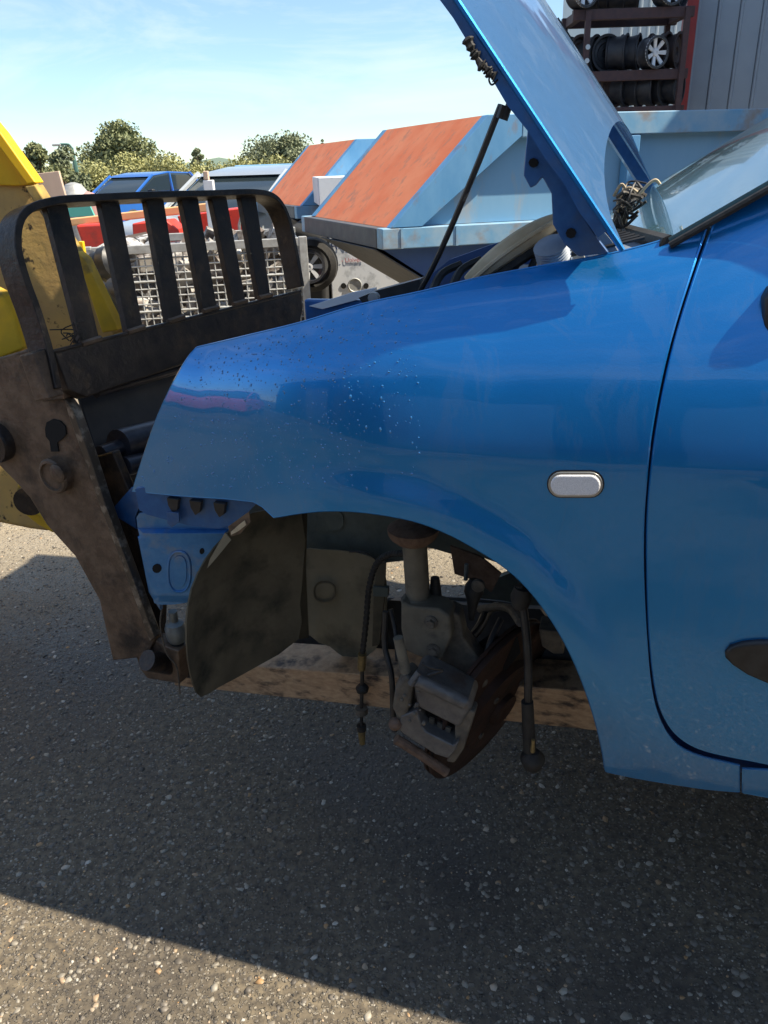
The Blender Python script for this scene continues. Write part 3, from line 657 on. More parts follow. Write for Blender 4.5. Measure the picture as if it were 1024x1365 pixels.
# washer jets: small holes with black nozzles on the outer face
for a, l in ((.42, .42), (.92, .40)):
    c = hp(a, l, .002); MB().prism([c, c+hd*.045-CN*.03, c+hd*.028-CN*.075, c-hd*.012-CN*.03], hn*.004).build('washer_jet', 'hole', hood)
# hinge arm (painted) with bolts
arm = plate('hinge_arm', [(703, 173), (700, 205), (698, 234), (707, 251), (714, 247), (723, 236), (735, 258), (737, 299), (752, 325), (771, 342), (812, 337), (795, 315), (771, 277), (745, 225), (725, 190)], -.115, .012, 'paint_in', hood, bevel=.002)
for x, y, r_ in ((711, 217, 6.5), (761, 311, 7.0)):
    plate('bolt', [(x+r_*math.cos(k*math.pi/4), y+r_*math.sin(k*math.pi/4)) for k in range(8)], -.109, .006, 'hole', arm, bevel=0)
# prop rod
MB().tube(catmull([ppt(560, 388, -.20), ppt(585, 340, -.18), ppt(630, 236, -.14), ppt(668, 140, -.12)], 4), .0042, 8).build('prop_rod', 'black', car_root, smooth=True)
MB().tube(catmull([ppt(628, 240, -.145), ppt(626, 252, -.145), ppt(618, 268, -.145), ppt(622, 262, -.15)], 3), .0014, 5).build('string', 'wire', car_root, smooth=True)
# --- engine bay
def cbox(name, s0, s1, o0, o1, z0, z1, m, parent=car_root, bevel=.004):
    return MB().box(car((s0+s1)/2, (o0+o1)/2, (z0+z1)/2), s1-s0, abs(o1-o0), z1-z0, (CU_, CN, Vector((0, 0, 1)))).build(name, m, parent, bevel=bevel)
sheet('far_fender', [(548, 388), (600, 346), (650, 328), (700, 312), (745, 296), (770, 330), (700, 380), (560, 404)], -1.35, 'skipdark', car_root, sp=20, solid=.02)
cbox('bulkhead', .02, .06, -1.40, -.12, .62, 1.16, 'underseal')
cbox('inner_wing', -.62, .03, -.30, -.285, .98, 1.10, 'paint_in')
cbox('arch_sun_block', -.66, -.06, -.62, -.10, .955, .97, 'underseal')  # out-of-sight plate added to keep the sun off the arch liner
cbox('wheel_house_side', -.62, -.08, -.64, -.625, .70, .95, 'underseal')
cbox('engine_block', -.45, -.05, -1.15, -.50, .66, 1.06, 'black', bevel=.03)
# things standing up above the wing line
sheet('slam_panel', [(478, 397), (500, 388), (560, 372), (560, 392), (540, 402), (490, 412)], lambda x, y: -.20, 'black', car_root, sp=16, solid=.03)
sheet('headlamp_seal', [(412, 408), (470, 390), (500, 384), (500, 391), (478, 399), (430, 412)], lambda x, y: -.28, 'white', car_root, sp=16, solid=.01)
P = catmull([ppt(625, 376, -.17), ppt(655, 350, -.17), ppt(690, 325, -.18), ppt(720, 306, -.19), ppt(742, 294, -.21)], 6)
MB().tube(P, [.010+.006*math.sin(i*.13) for i in range(len(P))], 10, flat=.8).build('tan_hose', 'tan', car_root, smooth=True)
MB().tube([p+Vector((.004, -.012, .004)) for p in P], .0035, 6).build('hose_seam', 'tan', car_root, smooth=True)
MB().tube([p+Vector((.012, -.0, -.016)) for p in P], .008, 6).build('black_hose', 'rubber', car_root, smooth=True)
for k in range(6):
    x = 575+k*26
    MB().tube(catmull([ppt(x, 392-k*5, -.16), ppt(x+14, 365-k*5, -.2), ppt(x+40, 352-k*6, -.22)], 4), .006, 6).build('engine_hose', 'rubber', car_root, smooth=True)
MB().lathe(ppt(739, 345, -.16), (-.35, -.4, .85), [(.004, -.03), (.022, -.03), (.022, .0)]+[(.022+.0016*(i % 2), .002*i) for i in range(12)]+[(.018, .026), (.002, .028)], 20).build('ridged_cap', 'plgrey', car_root, smooth=True)
sheet('coolant_pipe', [(752, 318), (764, 310), (780, 345), (766, 350)], -.19, 'silver', car_root, sp=14, solid=.01)
sheet('hinge_cover', [(775, 300), (795, 296), (816, 322), (828, 342), (800, 344)], -.16, 'plgrey', car_root, sp=14, solid=.004)
MB().lathe(ppt(500, 396, -.16), CN, [(.001, 0), (.008, 0), (.008, .01), (.001, .01)], 12).build('knob', 'silver', car_root)
# loom at the scuttle
lc = ppt(836, 268, -.30)
for k in range(18):
    x0, y0 = random.uniform(816, 830), random.uniform(262, 296); x1, y1 = random.uniform(842, 862), random.uniform(244, 290); oo = -.28-random.uniform(0, .05)
    mx_, my_ = (x0+x1)/2+random.uniform(-6, 6), min(y0, y1)+random.uniform(-8, 22)
    ptube('wire', [(x0, y0, oo), ((x0+mx_)/2, (y0+my_)/2-4, oo+.01), (mx_, my_, oo-.005), (x1, y1, oo)], random.uniform(.0012, .0030), 'wire' if k % 4 == 0 else 'black', car_root, seg=6)
ptube('loom', [(826, 300, -.33), (830, 280, -.32), (840, 262, -.32), (850, 256, -.34)], .011, 'rubber', car_root)
for q in ([(822, 285), (826, 262), (838, 250), (850, 256)], [(850, 262), (864, 246), (874, 240), (880, 246)], [(818, 262), (828, 246), (834, 252)]):
    ptube('cable_loop', [(x, y, -.30) for x, y in q], .0022, 'tan', car_root, seg=6)
# --- front corner: fender bracket, wing support, bumper mount
wing = sheet('wing_support', [(182, 690), (196, 684), (250, 690), (318, 697), (300, 718), (285, 750), (268, 785), (256, 802), (212, 806), (204, 797), (196, 762), (188, 722)],
             lambda x, y: -.175-.00035*(x-200)-(.012 if y < 706 else 0)-(.010 if y > 796 else 0), 'bracket', car_root, sp=6, solid=.004, curve=2)
def ring_px(cx, cy, rx, ry, n=20, sq=1.0):
    return [(cx+rx*math.copysign(abs(math.cos(2*math.pi*k/n))**sq, math.cos(2*math.pi*k/n)), cy+ry*math.copysign(abs(math.sin(2*math.pi*k/n))**sq, math.sin(2*math.pi*k/n))) for k in range(n)]
def wsup(x, off): return -.175-.00035*(x-200)+off
MB().tube([ppt(x, y, wsup(x, .0005)) for x, y in ring_px(239, 762, 15, 27, 26, .8)]+[ppt(254, 762, wsup(254, .0005))], .0026, 8).build('pressed_bead', 'bracket', wing, smooth=True)
MB().prism([ppt(x, y, wsup(x, .002)) for x, y in ring_px(239, 762, 10, 21, 20, .8)], -CN*.002).build('pressed_oval', 'bracket', wing, bevel=.0008)
MB().prism([ppt(x, y, wsup(x, .0015)) for x, y in ring_px(209, 758, 6, 6, 12)], -CN*.002).build('hole', 'hole', wing)
MB().prism([ppt(x, y, wsup(x, .0015)) for x, y in ring_px(269, 735, 3, 4, 10)], -CN*.002).build('hole', 'hole', wing)
br = sheet('fender_bracket', [(180, 652), (190, 650), (250, 655), (345, 668), (316, 698), (290, 705), (250, 700), (196, 686), (186, 680)], -.155, 'paint_in', car_root, sp=8, solid=.01)
for x, y in ((228, 668), (258, 671), (290, 674)):
    plate('clip_tab', [(x-6, y-4), (x+10, y-2), (x+8, y+12), (x+2, y+16), (x-4, y+6)], -.145, .01, 'black', br, bevel=.001)
plate('clip_tab', [(222, 682), (238, 684), (239, 696), (229, 703), (223, 698)], -.14, .004, 'paint_in', br, bevel=.001)
sheet('side_member', [(146, 683), (175, 650), (190, 665), (180, 690), (182, 705)], -.26, 'paint_in', car_root, sp=10, solid=.02)
plate('crash_can', [(147, 686), (178, 690), (184, 715), (196, 770), (190, 800), (165, 745)], -.29, .05, 'greysteel', car_root, bevel=.003)
plate('rear_bracket', [(183, 715), (194, 722), (212, 800), (214, 815), (198, 790)], -.23, .012, 'bracket', car_root, bevel=.002)
c = ppt(234, 838, -.235)
MB().lathe(c, (.02, -.05, 1), [(.001, -.030), (.017, -.030), (.020, -.024), (.022, -.010), (.022, .004), (.020, .008), (.019, .014), (.012, .018), (.009, .020), (.009, .044), (.001, .044)], 22).build('bumper_mount', 'alu', car_root, smooth=True, angle=40)
MB().lathe(c+Vector((0, 0, -.045)), (0, 0, 1), [(.001, -.03), (.010, -.02), (.015, .01), (.001, .015)], 14).build('mount_stud', 'black', car_root, smooth=True)
ptube('clip_wire', [(216, 812, -.20), (214, 835, -.20), (222, 870, -.20), (236, 890, -.20), (240, 925, -.2)], .0018, 'wire', car_root, seg=6)
# --- arch liner and panels
def lin_o(x, y):
    u = (x-250)/150.; return -.055 - .235*min(max(u, 0), 1.2)**.75 - .02*math.sin(max(0, u)*3)
liner = sheet('arch_liner', [(335, 684), (402, 684), (404, 760), (400, 805), (398, 852), (340, 890), (292, 916), (268, 929), (258, 912), (251, 880), (249, 830), (256, 785), (275, 745), (300, 715)], lin_o, 'liner', car_root, sp=8, solid=.003, curve=2)
sheet('torn_edge', [(304, 702), (332, 682), (334, 696), (320, 712), (308, 715)], -.075, 'steelbr', liner, sp=6, solid=.002)
sheet('torn_edge', [(280, 745), (300, 710), (308, 720), (290, 742), (276, 758)], -.085, 'liner2', liner, sp=6, solid=.002)
plate('torn_tape', [(318, 700), (326, 694), (328, 700), (318, 708), (308, 713), (308, 709)], -.072, .002, 'tan', liner, bevel=0)
sheet('liner_step', [(396, 684), (410, 684), (408, 760), (412, 850), (398, 852)], lambda x, y: -.30-.003*(x-396), 'liner', car_root, sp=8, solid=.003)
up = sheet('wing_inner_panel', [(403, 680), (540, 684), (560, 745), (515, 750), (470, 735), (403, 735)], -.40, 'underseal', car_root, sp=14, solid=.004)
sheet('pressed_pad', ring_px(436, 694, 22, 14, 20, .7), -.396, 'underseal', up, sp=8, solid=.003)
pn = sheet('splash_panel', [(399, 736), (430, 733), (470, 736), (500, 745), (512, 758), (516, 800), (510, 850), (488, 876), (462, 878), (440, 862), (412, 846), (406, 790)],
           lambda x, y: -.36+.012*math.exp(-((x-432)**2+(y-788)**2)/260.), 'liner2', car_root, sp=7, solid=.003, curve=2)
MB().tube([ppt(x, y, -.348) for x, y in ring_px(433, 789, 14, 13, 20, .8)]+[ppt(447, 789, -.348)], .0022, 6).build('dimple', 'liner', pn, smooth=True)
ptube('cable_tie', [(466, 736, -.35), (485, 736, -.345), (500, 745, -.345), (512, 758, -.345)], .0014, 'black', pn, seg=5)
plate('bracket_strip', [(502, 752), (514, 750), (512, 800), (506, 860), (496, 862), (498, 800)], -.33, .008, 'liner', car_root, bevel=.001)
plate('strip_collar', [(497, 782), (517, 784), (517, 796), (497, 795)], -.325, .012, 'underseal', car_root, bevel=.001)
# inner wing far behind, dark, closing the arch
sheet('chassis_rail', [(300, 650), (640, 665), (700, 740), (690, 760), (640, 742), (600, 738), (560, 726), (500, 730), (404, 720), (300, 700)], -.52, 'underseal', car_root, sp=24, solid=.06)
# underbody crossmember seen between liner and fork
sheet('subframe', [(345, 880), (400, 846), (440, 850), (480, 878), (520, 800), (560, 802), (640, 808), (720, 812), (790, 900), (790, 924), (690, 905), (520, 895), (400, 884)], lambda x, y: -.40-.0006*(900-y), 'black', car_root, sp=20, solid=.05)
ptube('cross_tube', [(400, 842, -.45), (520, 802, -.5), (700, 812, -.5), (770, 860, -.40)], .010, 'black', car_root)
sheet('floor_pan', [(690, 760), (740, 800), (760, 850), (700, 850), (640, 835), (640, 780)], -.62, 'underseal', car_root, sp=24, solid=.02)
plate('floor_rail', [(718, 838), (745, 842), (752, 872), (738, 872), (722, 862)], -.30, .05, 'iron', car_root, bevel=.003)
cbox('underbody', -.02, 2.6, -1.45, -.10, .50, .56, 'underseal', bevel=.01)
# --- suspension
c = ppt(551, 712, -.20)
MB().lathe(c, (0, 0, 1), [(.002, -.014), (.030, -.013), (.040, -.004), (.044, .004), (.044, .012), (.03, .02), (.002, .02)], 28).build('spring_seat', 'seat', car_root, smooth=True, angle=40)
t0, t1 = ppt(552, 712, -.20), ppt(558, 806, -.20)
MB().tube([t0, t0.lerp(t1, .5), t1], .0215, 20).build('strut_tube', 'strut', car_root, smooth=True)
MB().lathe(t1+Vector((0, 0, .012)), (0, 0, 1), [(.001, -.012), (.030, -.010), (.032, -.002), (.029, .002), (.022, .006), (.001, .006)], 24).build('strut_collar', 'strut', car_root, smooth=True)
sb_ = plate('strut_bracket', [(534, 800), (545, 808), (585, 812), (600, 822), (602, 850), (590, 878), (575, 884), (540, 868), (534, 840)], -.165, .05, 'strut', car_root, bevel=.006)
for x, y in ((575, 829), (578, 866)):
    b = ppt(x, y, -.165)
    MB().lathe(b, CN, [(.002, 0), (.012, 0), (.012, .004), (.008, .0045), (.008, .011), (.001, .011)], 6).build('bolt', 'iron', sb_)
    MB().lathe(b+CN*.0, CN, [(.002, 0), (.0125, 0), (.0125, .003), (.001, .003)], 18).build('washer', 'iron', sb_)
plate('knuckle', [(596, 812), (612, 820), (618, 850), (640, 880), (650, 915), (622, 930), (600, 905), (586, 880)], -.19, .04, 'iron', car_root, bevel=.006)
ptube('track_rod', [(628, 850, -.25), (640, 835, -.30), (650, 815, -.36), (662, 808, -.42)], .009, 'black', car_root)
ptube('drop_link', [(640, 905, -.20), (652, 860, -.22), (668, 825, -.26)], .006, 'black', car_root)
j = ppt(632, 785, -.26); MB().lathe(j, (.1, .2, 1), [(.002, .018), (.010, .018), (.017, .006), (.018, -.006), (.012, -.02), (.008, -.04), (.005, -.06), (.002, -.06)], 18).build('rubber_boot', 'rubber', car_root, smooth=True)
MB().lathe(ppt(638, 779, -.25), CN, [(.002, 0), (.012, 0), (.012, .008), (.007, .010), (.001, .010)], 14).build('link_end', 'iron', car_root, smooth=True)
MB().tube([ppt(581, 800, -.22), ppt(580, 770, -.22)], [.012, .008], 10).build('bump_stop', 'rubber', car_root, smooth=True)
MB().tube([ppt(622, 752, -.28), ppt(621, 773, -.28)], .004, 8).build('stud', 'alu', car_root, smooth=True)
sheet('wing_flange', [(600, 728), (640, 742), (668, 765), (655, 790), (636, 775), (606, 765)], -.33, 'seat', car_root, sp=12, solid=.006)
# corrugated hose with end fitting
P = catmull([ppt(541, 738, -.24), ppt(520, 739, -.26), ppt(502, 752, -.28), ppt(492, 785, -.285), ppt(488, 830, -.285), ppt(483, 873, -.285)], 26)
MB().tube(P, [.0052+.0012*(i % 4 < 2) for i in range(len(P))], 10).build('corrugated_hose', 'rubber', car_root, smooth=False)
MB().tube([ppt(483, 872, -.28), ppt(482, 892, -.28)], [.009, .008], 12).build('hose_ferrule', 'brass', car_root, smooth=True)
ptube('hose_tail', [(482, 890, -.28), (483, 905, -.28), (482, 940, -.28), (482, 975, -.28)], .004, 'black', car_root)
MB().lathe(ppt(483, 917, -.28), (0, 0, 1), [(.002, .010), (.008, .008), (.014, .0), (.012, -.008), (.005, -.014), (.001, -.014)], 16).build('hose_boot', 'rubber', car_root, smooth=True)
MB().lathe(ppt(482, 947, -.28), (0, 0, 1), [(.002, .008), (.013, .007), (.014, -.006), (.006, -.010), (.001, -.010)], 16).build('hose_nut', 'iron', car_root, smooth=True, angle=30)
MB().lathe(ppt(482, 970, -.28), (0, 0, 1), [(.002, .008), (.0105, .006), (.010, -.006), (.001, -.006)], 14).build('hose_cap', 'rubber', car_root, smooth=True)
MB().tube([ppt(482, 973, -.28), ppt(483, 991, -.28)], [.0085, .0065], 12).build('hose_end', 'brass', car_root, smooth=True)
# brake disc
dc = ppt(655, 934, -.27)
e1 = (ppt(686, 850, -.215)-ppt(606, 1036, -.215)); RD = e1.length/2; e1.normalize()
e2 = (CU_*.43 - CN*.90 ); e2 = (e2-e1*e2.dot(e1)).normalized(); dn = e1.cross(e2).normalized()
if dn.dot(CAM-dc) < 0: dn = -dn
disc = MB().lathe(dc, dn, [(.002, -.016), (RD, -.016), (RD+.0005, -.010), (RD-.004, -.009), (RD-.004, -.004), (RD, -.003), (RD, .003), (RD-.001, .004), (RD*.58, .004), (RD*.56, .006), (RD*.54, .022), (RD*.50, .024), (RD*.2, .024), (RD*.19, .034), (RD*.1, .034), (.001, .030)], 56).build('brake_disc', 'rust', car_root, smooth=True, angle=30)
for k in range(4):
    t = math.pi/4+k*math.pi/2; b = dc+e1*(RD*.36*math.cos(t))+e2*(RD*.36*math.sin(t))
    MB().lathe(b+dn*.024, dn, [(.001, 0), (.007, 0), (.007, .003), (.004, .003), (.004, -.0), (.001, 0)], 10).build('stud_hole', 'iron', disc)
sheet('dust_shield', [(606, 905), (620, 870), (650, 848), (690, 850), (694, 870), (670, 900), (640, 925)], -.245, 'hole', car_root, sp=14, solid=.003)
# caliper
cal = MB().prism([ppt(x, y, -0.090) for x, y in [(548, 906), (560, 900), (624, 934), (630, 944), (612, 972), (556, 944)]], -CN*.07).build('brake_caliper', 'caliper', car_root, bevel=.008, segs=3)
MB().prism([ppt(x, y, -0.083) for x, y in [(556, 947), (562, 968), (568, 976), (604, 994), (612, 988), (608, 1000), (598, 1012), (580, 1006), (545, 984), (530, 972), (534, 955)]], -CN*.07).build('caliper_bridge', 'caliper', cal, bevel=.006, segs=3)
plate('caliper_arm', [(606, 966), (624, 946), (634, 950), (618, 1000), (606, 1018), (594, 1016), (606, 996)], -0.095, .03, 'iron', cal, bevel=.004)
plate('brake_pad', [(558, 950), (566, 948), (604, 970), (600, 985), (566, 968)], -0.115, .03, 'hole', cal, bevel=.002)
for k in range(3): plate('pad_spring', [(572+k*11, 957+k*6), (579+k*11, 960+k*6), (577+k*11, 973+k*6), (570+k*11, 970+k*6)], -0.108, .006, 'iron', cal, bevel=.001)
plate('caliper_ear', [(526, 916), (540, 898), (552, 908), (548, 930), (543, 958), (532, 965), (522, 945)], -0.085, .045, 'iron', cal, bevel=.008)
MB().tube([ppt(556, 906, -0.080), ppt(620, 936, -0.090)], .0125, 14).build('piston_housing', 'caliper', cal, smooth=True)
MB().tube([ppt(531, 850, -0.095), ppt(541, 895, -0.095)], [.0085, .0095], 14).build('guide_pin_boot', 'strut', cal, smooth=True)
MB().tube([ppt(541, 893, -0.095), ppt(543, 906, -0.095)], .006, 10).build('guide_pin', 'alu', cal, smooth=True)
MB().tube([ppt(528, 985, -0.085), ppt(560, 1005, -0.095), ppt(596, 1030, -0.100)], .009, 10).build('caliper_bracket', 'seat', cal, smooth=True)
MB().ball(ppt(527, 965, -0.083), .012, 12, 8).build('bracket_end', 'seat', cal, smooth=True)
MB().tube([ppt(560, 896, -0.085), ppt(548, 912, -0.080)], .007, 10).build('bleed_bolt', 'caliper', cal, smooth=True)
for k in range(14):
    x, y = 545+random.uniform(-16, 22), 925+random.uniform(-24, 42)
    MB().ball(ppt(x, y, -0.077), random.uniform(.002, .005), 6, 4).build('grease_lump', 'iron', cal)
P = [(563, 884, -0.095), (575, 890, -0.090), (590, 893, -0.095), (570, 900, -0.085)]
ptube('wear_sensor', P, .003, 'black', cal, seg=6)
ptube('brake_hose', [(514, 815, -.20), (513, 860, -.19), (522, 900, -.17), (524, 950, -.16), (526, 975, -.15)], .0055, 'black', car_root)
ptube('brake_hose', [(521, 812, -.25), (528, 845, -.23), (530, 880, -.18)], .0045, 'black', car_root)
# drive shaft / link hanging at the rear of the arch
ptube('link_bar', [(693, 780, -.17), (700, 830, -.16), (704, 880, -.15), (704, 940, -.14)], .0072, 'black', car_root)
MB().tube([ppt(703, 935, -.14), ppt(706, 1000, -.14)], [.0105, .0115], 12).build('link_sleeve', 'rubber', car_root, smooth=True)
MB().lathe(ppt(710, 1012, -.14), (0, 0, 1), [(.001, .020), (.011, .018), (.021, .006), (.022, .0), (.019, -.008), (.016, -.016), (.008, -.024), (.001, -.026)], 20).build('ball_joint', 'rubber', car_root, smooth=True)
MB().tube([ppt(710, 1002, -.12), ppt(711, 986, -.12)], [.004, .003], 8).build('joint_stud', 'brass', car_root, smooth=True)
MB().lathe(ppt(695, 796, -.17), (.1, 0, 1), [(.002, -.02), (.014, -.018), (.018, 0), (.014, .018), (.002, .02)], 16).build('bush', 'rubber', car_root, smooth=True)
ptube('wishbone', [(640, 812, -.36), (676, 810, -.30), (694, 830, -.20)], .008, 'iron', car_root)

# ================================================================== LOADER
YL = R(27)
LW = Vector((math.sin(YL), math.cos(YL), 0)); LM = Vector((math.cos(YL), -math.sin(YL), 0))
TL = R(12); LUP = Vector((0, 0, 1))*math.cos(TL) - LM*math.sin(TL); LFW = LM*math.cos(TL)+Vector((0, 0, 1))*math.sin(TL)
lp = hit(75, 462, at(300, 462, 1.42), Vector((0, 1, 0)))
loader = root('loader', 'yellow wheel loader with black fork guard lifting the blue car', 'loader', (lp.x, lp.y, 0))
def lhit(px, py, off=0.0): return hit(px, py, lp+LFW*off, LFW)       # on the carriage plane
def lside(px, py, off=0.0): return hit(px, py, lp-LW*off, LW)        # on a plane square to it (side plates)
def lprism(name, pxs, thick, m, off=0.0, parent=loader, bevel=.003, curve=0):
    if curve: pxs = [(p.x, p.y) for p in catmull([(a, b) for a, b in pxs], curve, True)]
    return MB().prism([lhit(x, y, off) for x, y in pxs], -LFW*thick).build(name, m, parent, bevel=bevel)
def sprism(name, pxs, thick, m, off=0.0, parent=loader, bevel=.003, curve=0):
    if curve: pxs = [(p.x, p.y) for p in catmull([(a, b) for a, b in pxs], curve, True)]
    return MB().prism([lside(x, y, off) for x, y in pxs], LW*thick).build(name, m, parent, bevel=bevel)
# guard: bent flat bar + uprights
def flatbar(name, pts_px, wd, th, m, off=0.0):
    """flat bar following a line on the carriage plane; its width stands along the fork direction"""
    P = catmull([lhit(x, y, off) for x, y in pts_px], 5); vs = []
    n = len(P)
    for i, p in enumerate(P):
        d = (P[min(i+1, n-1)]-P[max(i-1, 0)]).normalized(); side = d.cross(LFW).normalized()
        vs += [p+side*th/2+LFW*wd/2, p-side*th/2+LFW*wd/2, p-side*th/2-LFW*wd/2, p+side*th/2-LFW*wd/2]
    return MB().add(vs, [(4*i+k, 4*i+(k+1) % 4, 4*i+4+(k+1) % 4, 4*i+4+k) for i in range(n-1) for k in range(4)]+[(3, 2, 1, 0), tuple(4*n-4+k for k in range(4))]).build(name, m, loader, bevel=.002)
flatbar('guard_frame', [(66, 520), (55, 470), (40, 420), (22, 370), (12, 325), (22, 288), (60, 272), (120, 267), (200, 263), (270, 261), (330, 259), (358, 266), (374, 290), (384, 330), (394, 384)], .052, .014, 'steelbk')
bars = [((62, 275), (90, 272), (133, 452), (110, 460)), ((134, 268), (159, 266), (191, 437), (171, 444)), ((195, 264), (218, 263), (244, 423), (225, 430)), ((242, 263), (264, 262), (290, 411), (272, 416)), ((282, 262), (302, 261), (328, 402), (312, 407)), ((321, 261), (341, 261), (361, 394), (346, 398))]
for q in bars: lprism('guard_bar', q, .016, 'steelbk', .0, bevel=.002)
for q in bars: MB().tube([lhit(q[3][0]-1, q[3][1]-1, .010), lhit((q[3][0]+q[2][0])/2, (q[3][1]+q[2][1])/2-1, .011), lhit(q[2][0]+1, q[2][1]-1, .010)], .006, 6).build('weld_bead', 'steelbr', loader, smooth=True)
lprism('carriage_beam', [(72, 466), (402, 386), (404, 412), (399, 436), (245, 486), (115, 530), (92, 520)], .03, 'steelbk', .01, bevel=.004)
MB().prism([lhit(x, y, .012) for x, y in [(72, 466), (402, 386), (402, 390), (72, 471)]], -LFW*.06).build('beam_ledge', 'steelbk', loader, bevel=.002)
lprism('back_plate', [(105, 525), (260, 478), (300, 540), (240, 640), (180, 660), (140, 640)], .01, 'greysteel', -.14)
# cross tubes
def ltube(name, a, b, r_, m, off): return MB().tube([lhit(*a, off), lhit(*b, off)], r_, 18).build(name, m, loader, smooth=True)
ltube('upper_tube', (128, 524), (300, 474), .010, 'pipe', -.03)
ltube('lift_shaft', (134, 606), (175, 592), .018, 'pipe', -.05)
ltube('shaft_sleeve', (158, 594), (300, 556), .034, 'pipe', -.05)
ltube('lower_tube', (166, 622), (300, 588), .020, 'pipe', -.02)
ltube('hanger_shaft', (196, 880), (330, 905), .022, 'steelbk', -.02)
# side plate
sp_ = sprism('side_plate', [(0, 476), (34, 466), (58, 500), (82, 528), (96, 548), (118, 610), (138, 672), (168, 752), (206, 855), (196, 876), (150, 881), (132, 800), (100, 742), (62, 700), (40, 664), (18, 640), (0, 622), (-60, 560), (-60, 490)], .025, 'steelbr', .0, bevel=.004)
MB().prism([lside(x, y, .004) for x, y in [(84, 528), (98, 548), (120, 610), (140, 672), (170, 752), (206, 850), (200, 856), (164, 756), (132, 672), (112, 612), (92, 556)]], LW*.02).build('worn_edge', 'worn', sp_, bevel=.002)
lprism('corner_post', [(44, 470), (66, 462), (86, 526), (66, 532)], .04, 'steelbr', .02)
sprism('weld_pad', [(50, 520), (84, 520), (86, 532), (56, 536)], .02, 'steelbr', .012, parent=sp_)
# key-hole
MB().prism([lside(x, y, .003) for x, y in [(60, 572), (62, 563), (70, 559), (80, 561), (87, 569), (88, 579), (82, 586), (76, 590), (78, 602), (68, 602), (66, 588), (61, 582)]], LW*.003).build('key_hole', 'hole', sp_)
def boss(px, py, prof, m, parent, off=0.0, seg=28):
    return MB().lathe(lside(px, py, off), -LW, prof, seg).build('pin_boss' if parent is sp_ else 'pin', m, parent, smooth=True, angle=35)
b1 = boss(80, 631, [(.001, -.01), (.036, -.01), (.037, .018), (.034, .022), (.029, .023), (.028, .018), (.001, .018)], 'steelbr', sp_)
MB().lathe(lside(79, 630, .018), -LW, [(.001, 0), (.019, 0), (.019, .006), (.016, .008), (.001, .009)], 20).build('pin_head', 'steelbr', sp_, smooth=True, angle=35)
b2 = boss(2, 588, [(.001, -.01), (.040, -.01), (.041, .018), (.038, .024), (.024, .024), (.022, .006), (.001, .006)], 'steelbk', sp_)
# lower knuckle that carries the fork
lo = sprism('fork_hanger', [(176, 858), (206, 852), (222, 862), (238, 868), (240, 912), (196, 905), (186, 892)], .03, 'steelbr', -.006, bevel=.004)
MB().lathe(lside(199, 876, .004), -LW, [(.001, 0), (.018, 0), (.018, .012), (.010, .013), (.010, .004), (.001, .004)], 20).build('hanger_pin', 'steelbr', lo, smooth=True, angle=35)
sprism('inner_plate', [(112, 612), (150, 602), (200, 720), (216, 790), (214, 850), (204, 856), (166, 752)], .02, 'steelbk', -.05, bevel=.004)
sprism('yellow_latch', [(162, 738), (170, 740), (176, 762), (172, 768), (166, 760)], .01, 'yelshade', -.03, bevel=.002)
# fork: a long steel tine under the car
fn = Vector((0, 0, 1))
FO = -.30
ft = [ppt(x, y, FO) for x, y in [(232, 880), (790, 922)]]; fb = [ppt(x, y, FO) for x, y in [(232, 914), (800, 975)]]
e = (ft[1]-ft[0])/(560.); T1 = ft[1]+(ft[1]-ft[0])*.35; B1 = T1+Vector((0, 0, -.03)); 
MB().prism([ft[0], ft[1], T1, B1, fb[1], fb[0]], -CN*.10).build('fork', 'fork', loader, bevel=.003)
MB().prism([p-CN*.75 for p in [ft[0], ft[1], T1, B1, fb[1], fb[0]]], -CN*.10).build('fork', 'fork', loader, bevel=.003)
# boom and yellow linkage at the left
def yprism(name, pxs, d, thick, m, parent=loader, bevel=.006):
    return MB().prism([at(x, y, d) for x, y in pxs], Vector((.25, 1, 0)).normalized()*thick).build(name, m, parent, bevel=bevel)
boom = yprism('boom_plate', [(-130, 60), (-60, 120), (0, 183), (22, 212), (45, 245), (162, 440), (165, 470), (20, 480), (-160, 400)], 1.78, .02, 'mud')
yprism('boom_sunlit_face', [(-150, 40), (-60, 108), (0, 178), (20, 206), (46, 246), (20, 248), (-20, 246), (-150, 250)], 1.77, .012, 'yellow', boom, bevel=.003)  # clean yellow stops at the shadow edge: sunlit area put into the colour
yprism('boom_rib', [(46, 246), (166, 440), (150, 446), (32, 248)], 1.74, .03, 'mudyel', boom, bevel=.003)
yprism('boom_rib', [(-60, 104), (0, 176), (48, 244), (36, 246), (-10, 184), (-66, 118)], 1.74, .03, 'yellow', boom, bevel=.003)  # upper rib coloured bright to match the sunlit part of the boom
yprism('boom_rib', [(100, 335), (112, 345), (158, 440), (136, 444)], 1.69, .03, 'yelshade', boom, bevel=.003)
yprism('yellow_cheek', [(-60, 360), (0, 390), (16, 420), (32, 466), (0, 478), (-60, 480)], 1.60, .03, 'yelshade')
yprism('loader_nose', [(-80, 575), (0, 600), (40, 640), (62, 680), (72, 712), (40, 708), (0, 700), (-80, 690)], 2.0, .25, 'mud', bevel=.02)
yprism('yellow_lug', [(24, 640), (32, 640), (30, 660), (44, 682), (70, 698), (72, 712), (50, 700), (30, 684), (20, 660)], 1.93, .03, 'yelshade')
MB().lathe(at(42, 665, 1.92), (0, -1, 0), [(.001, 0), (.040, 0), (.040, .02), (.001, .02)], 24).build('lug_bush', 'steelbk', loader, smooth=True, angle=35)
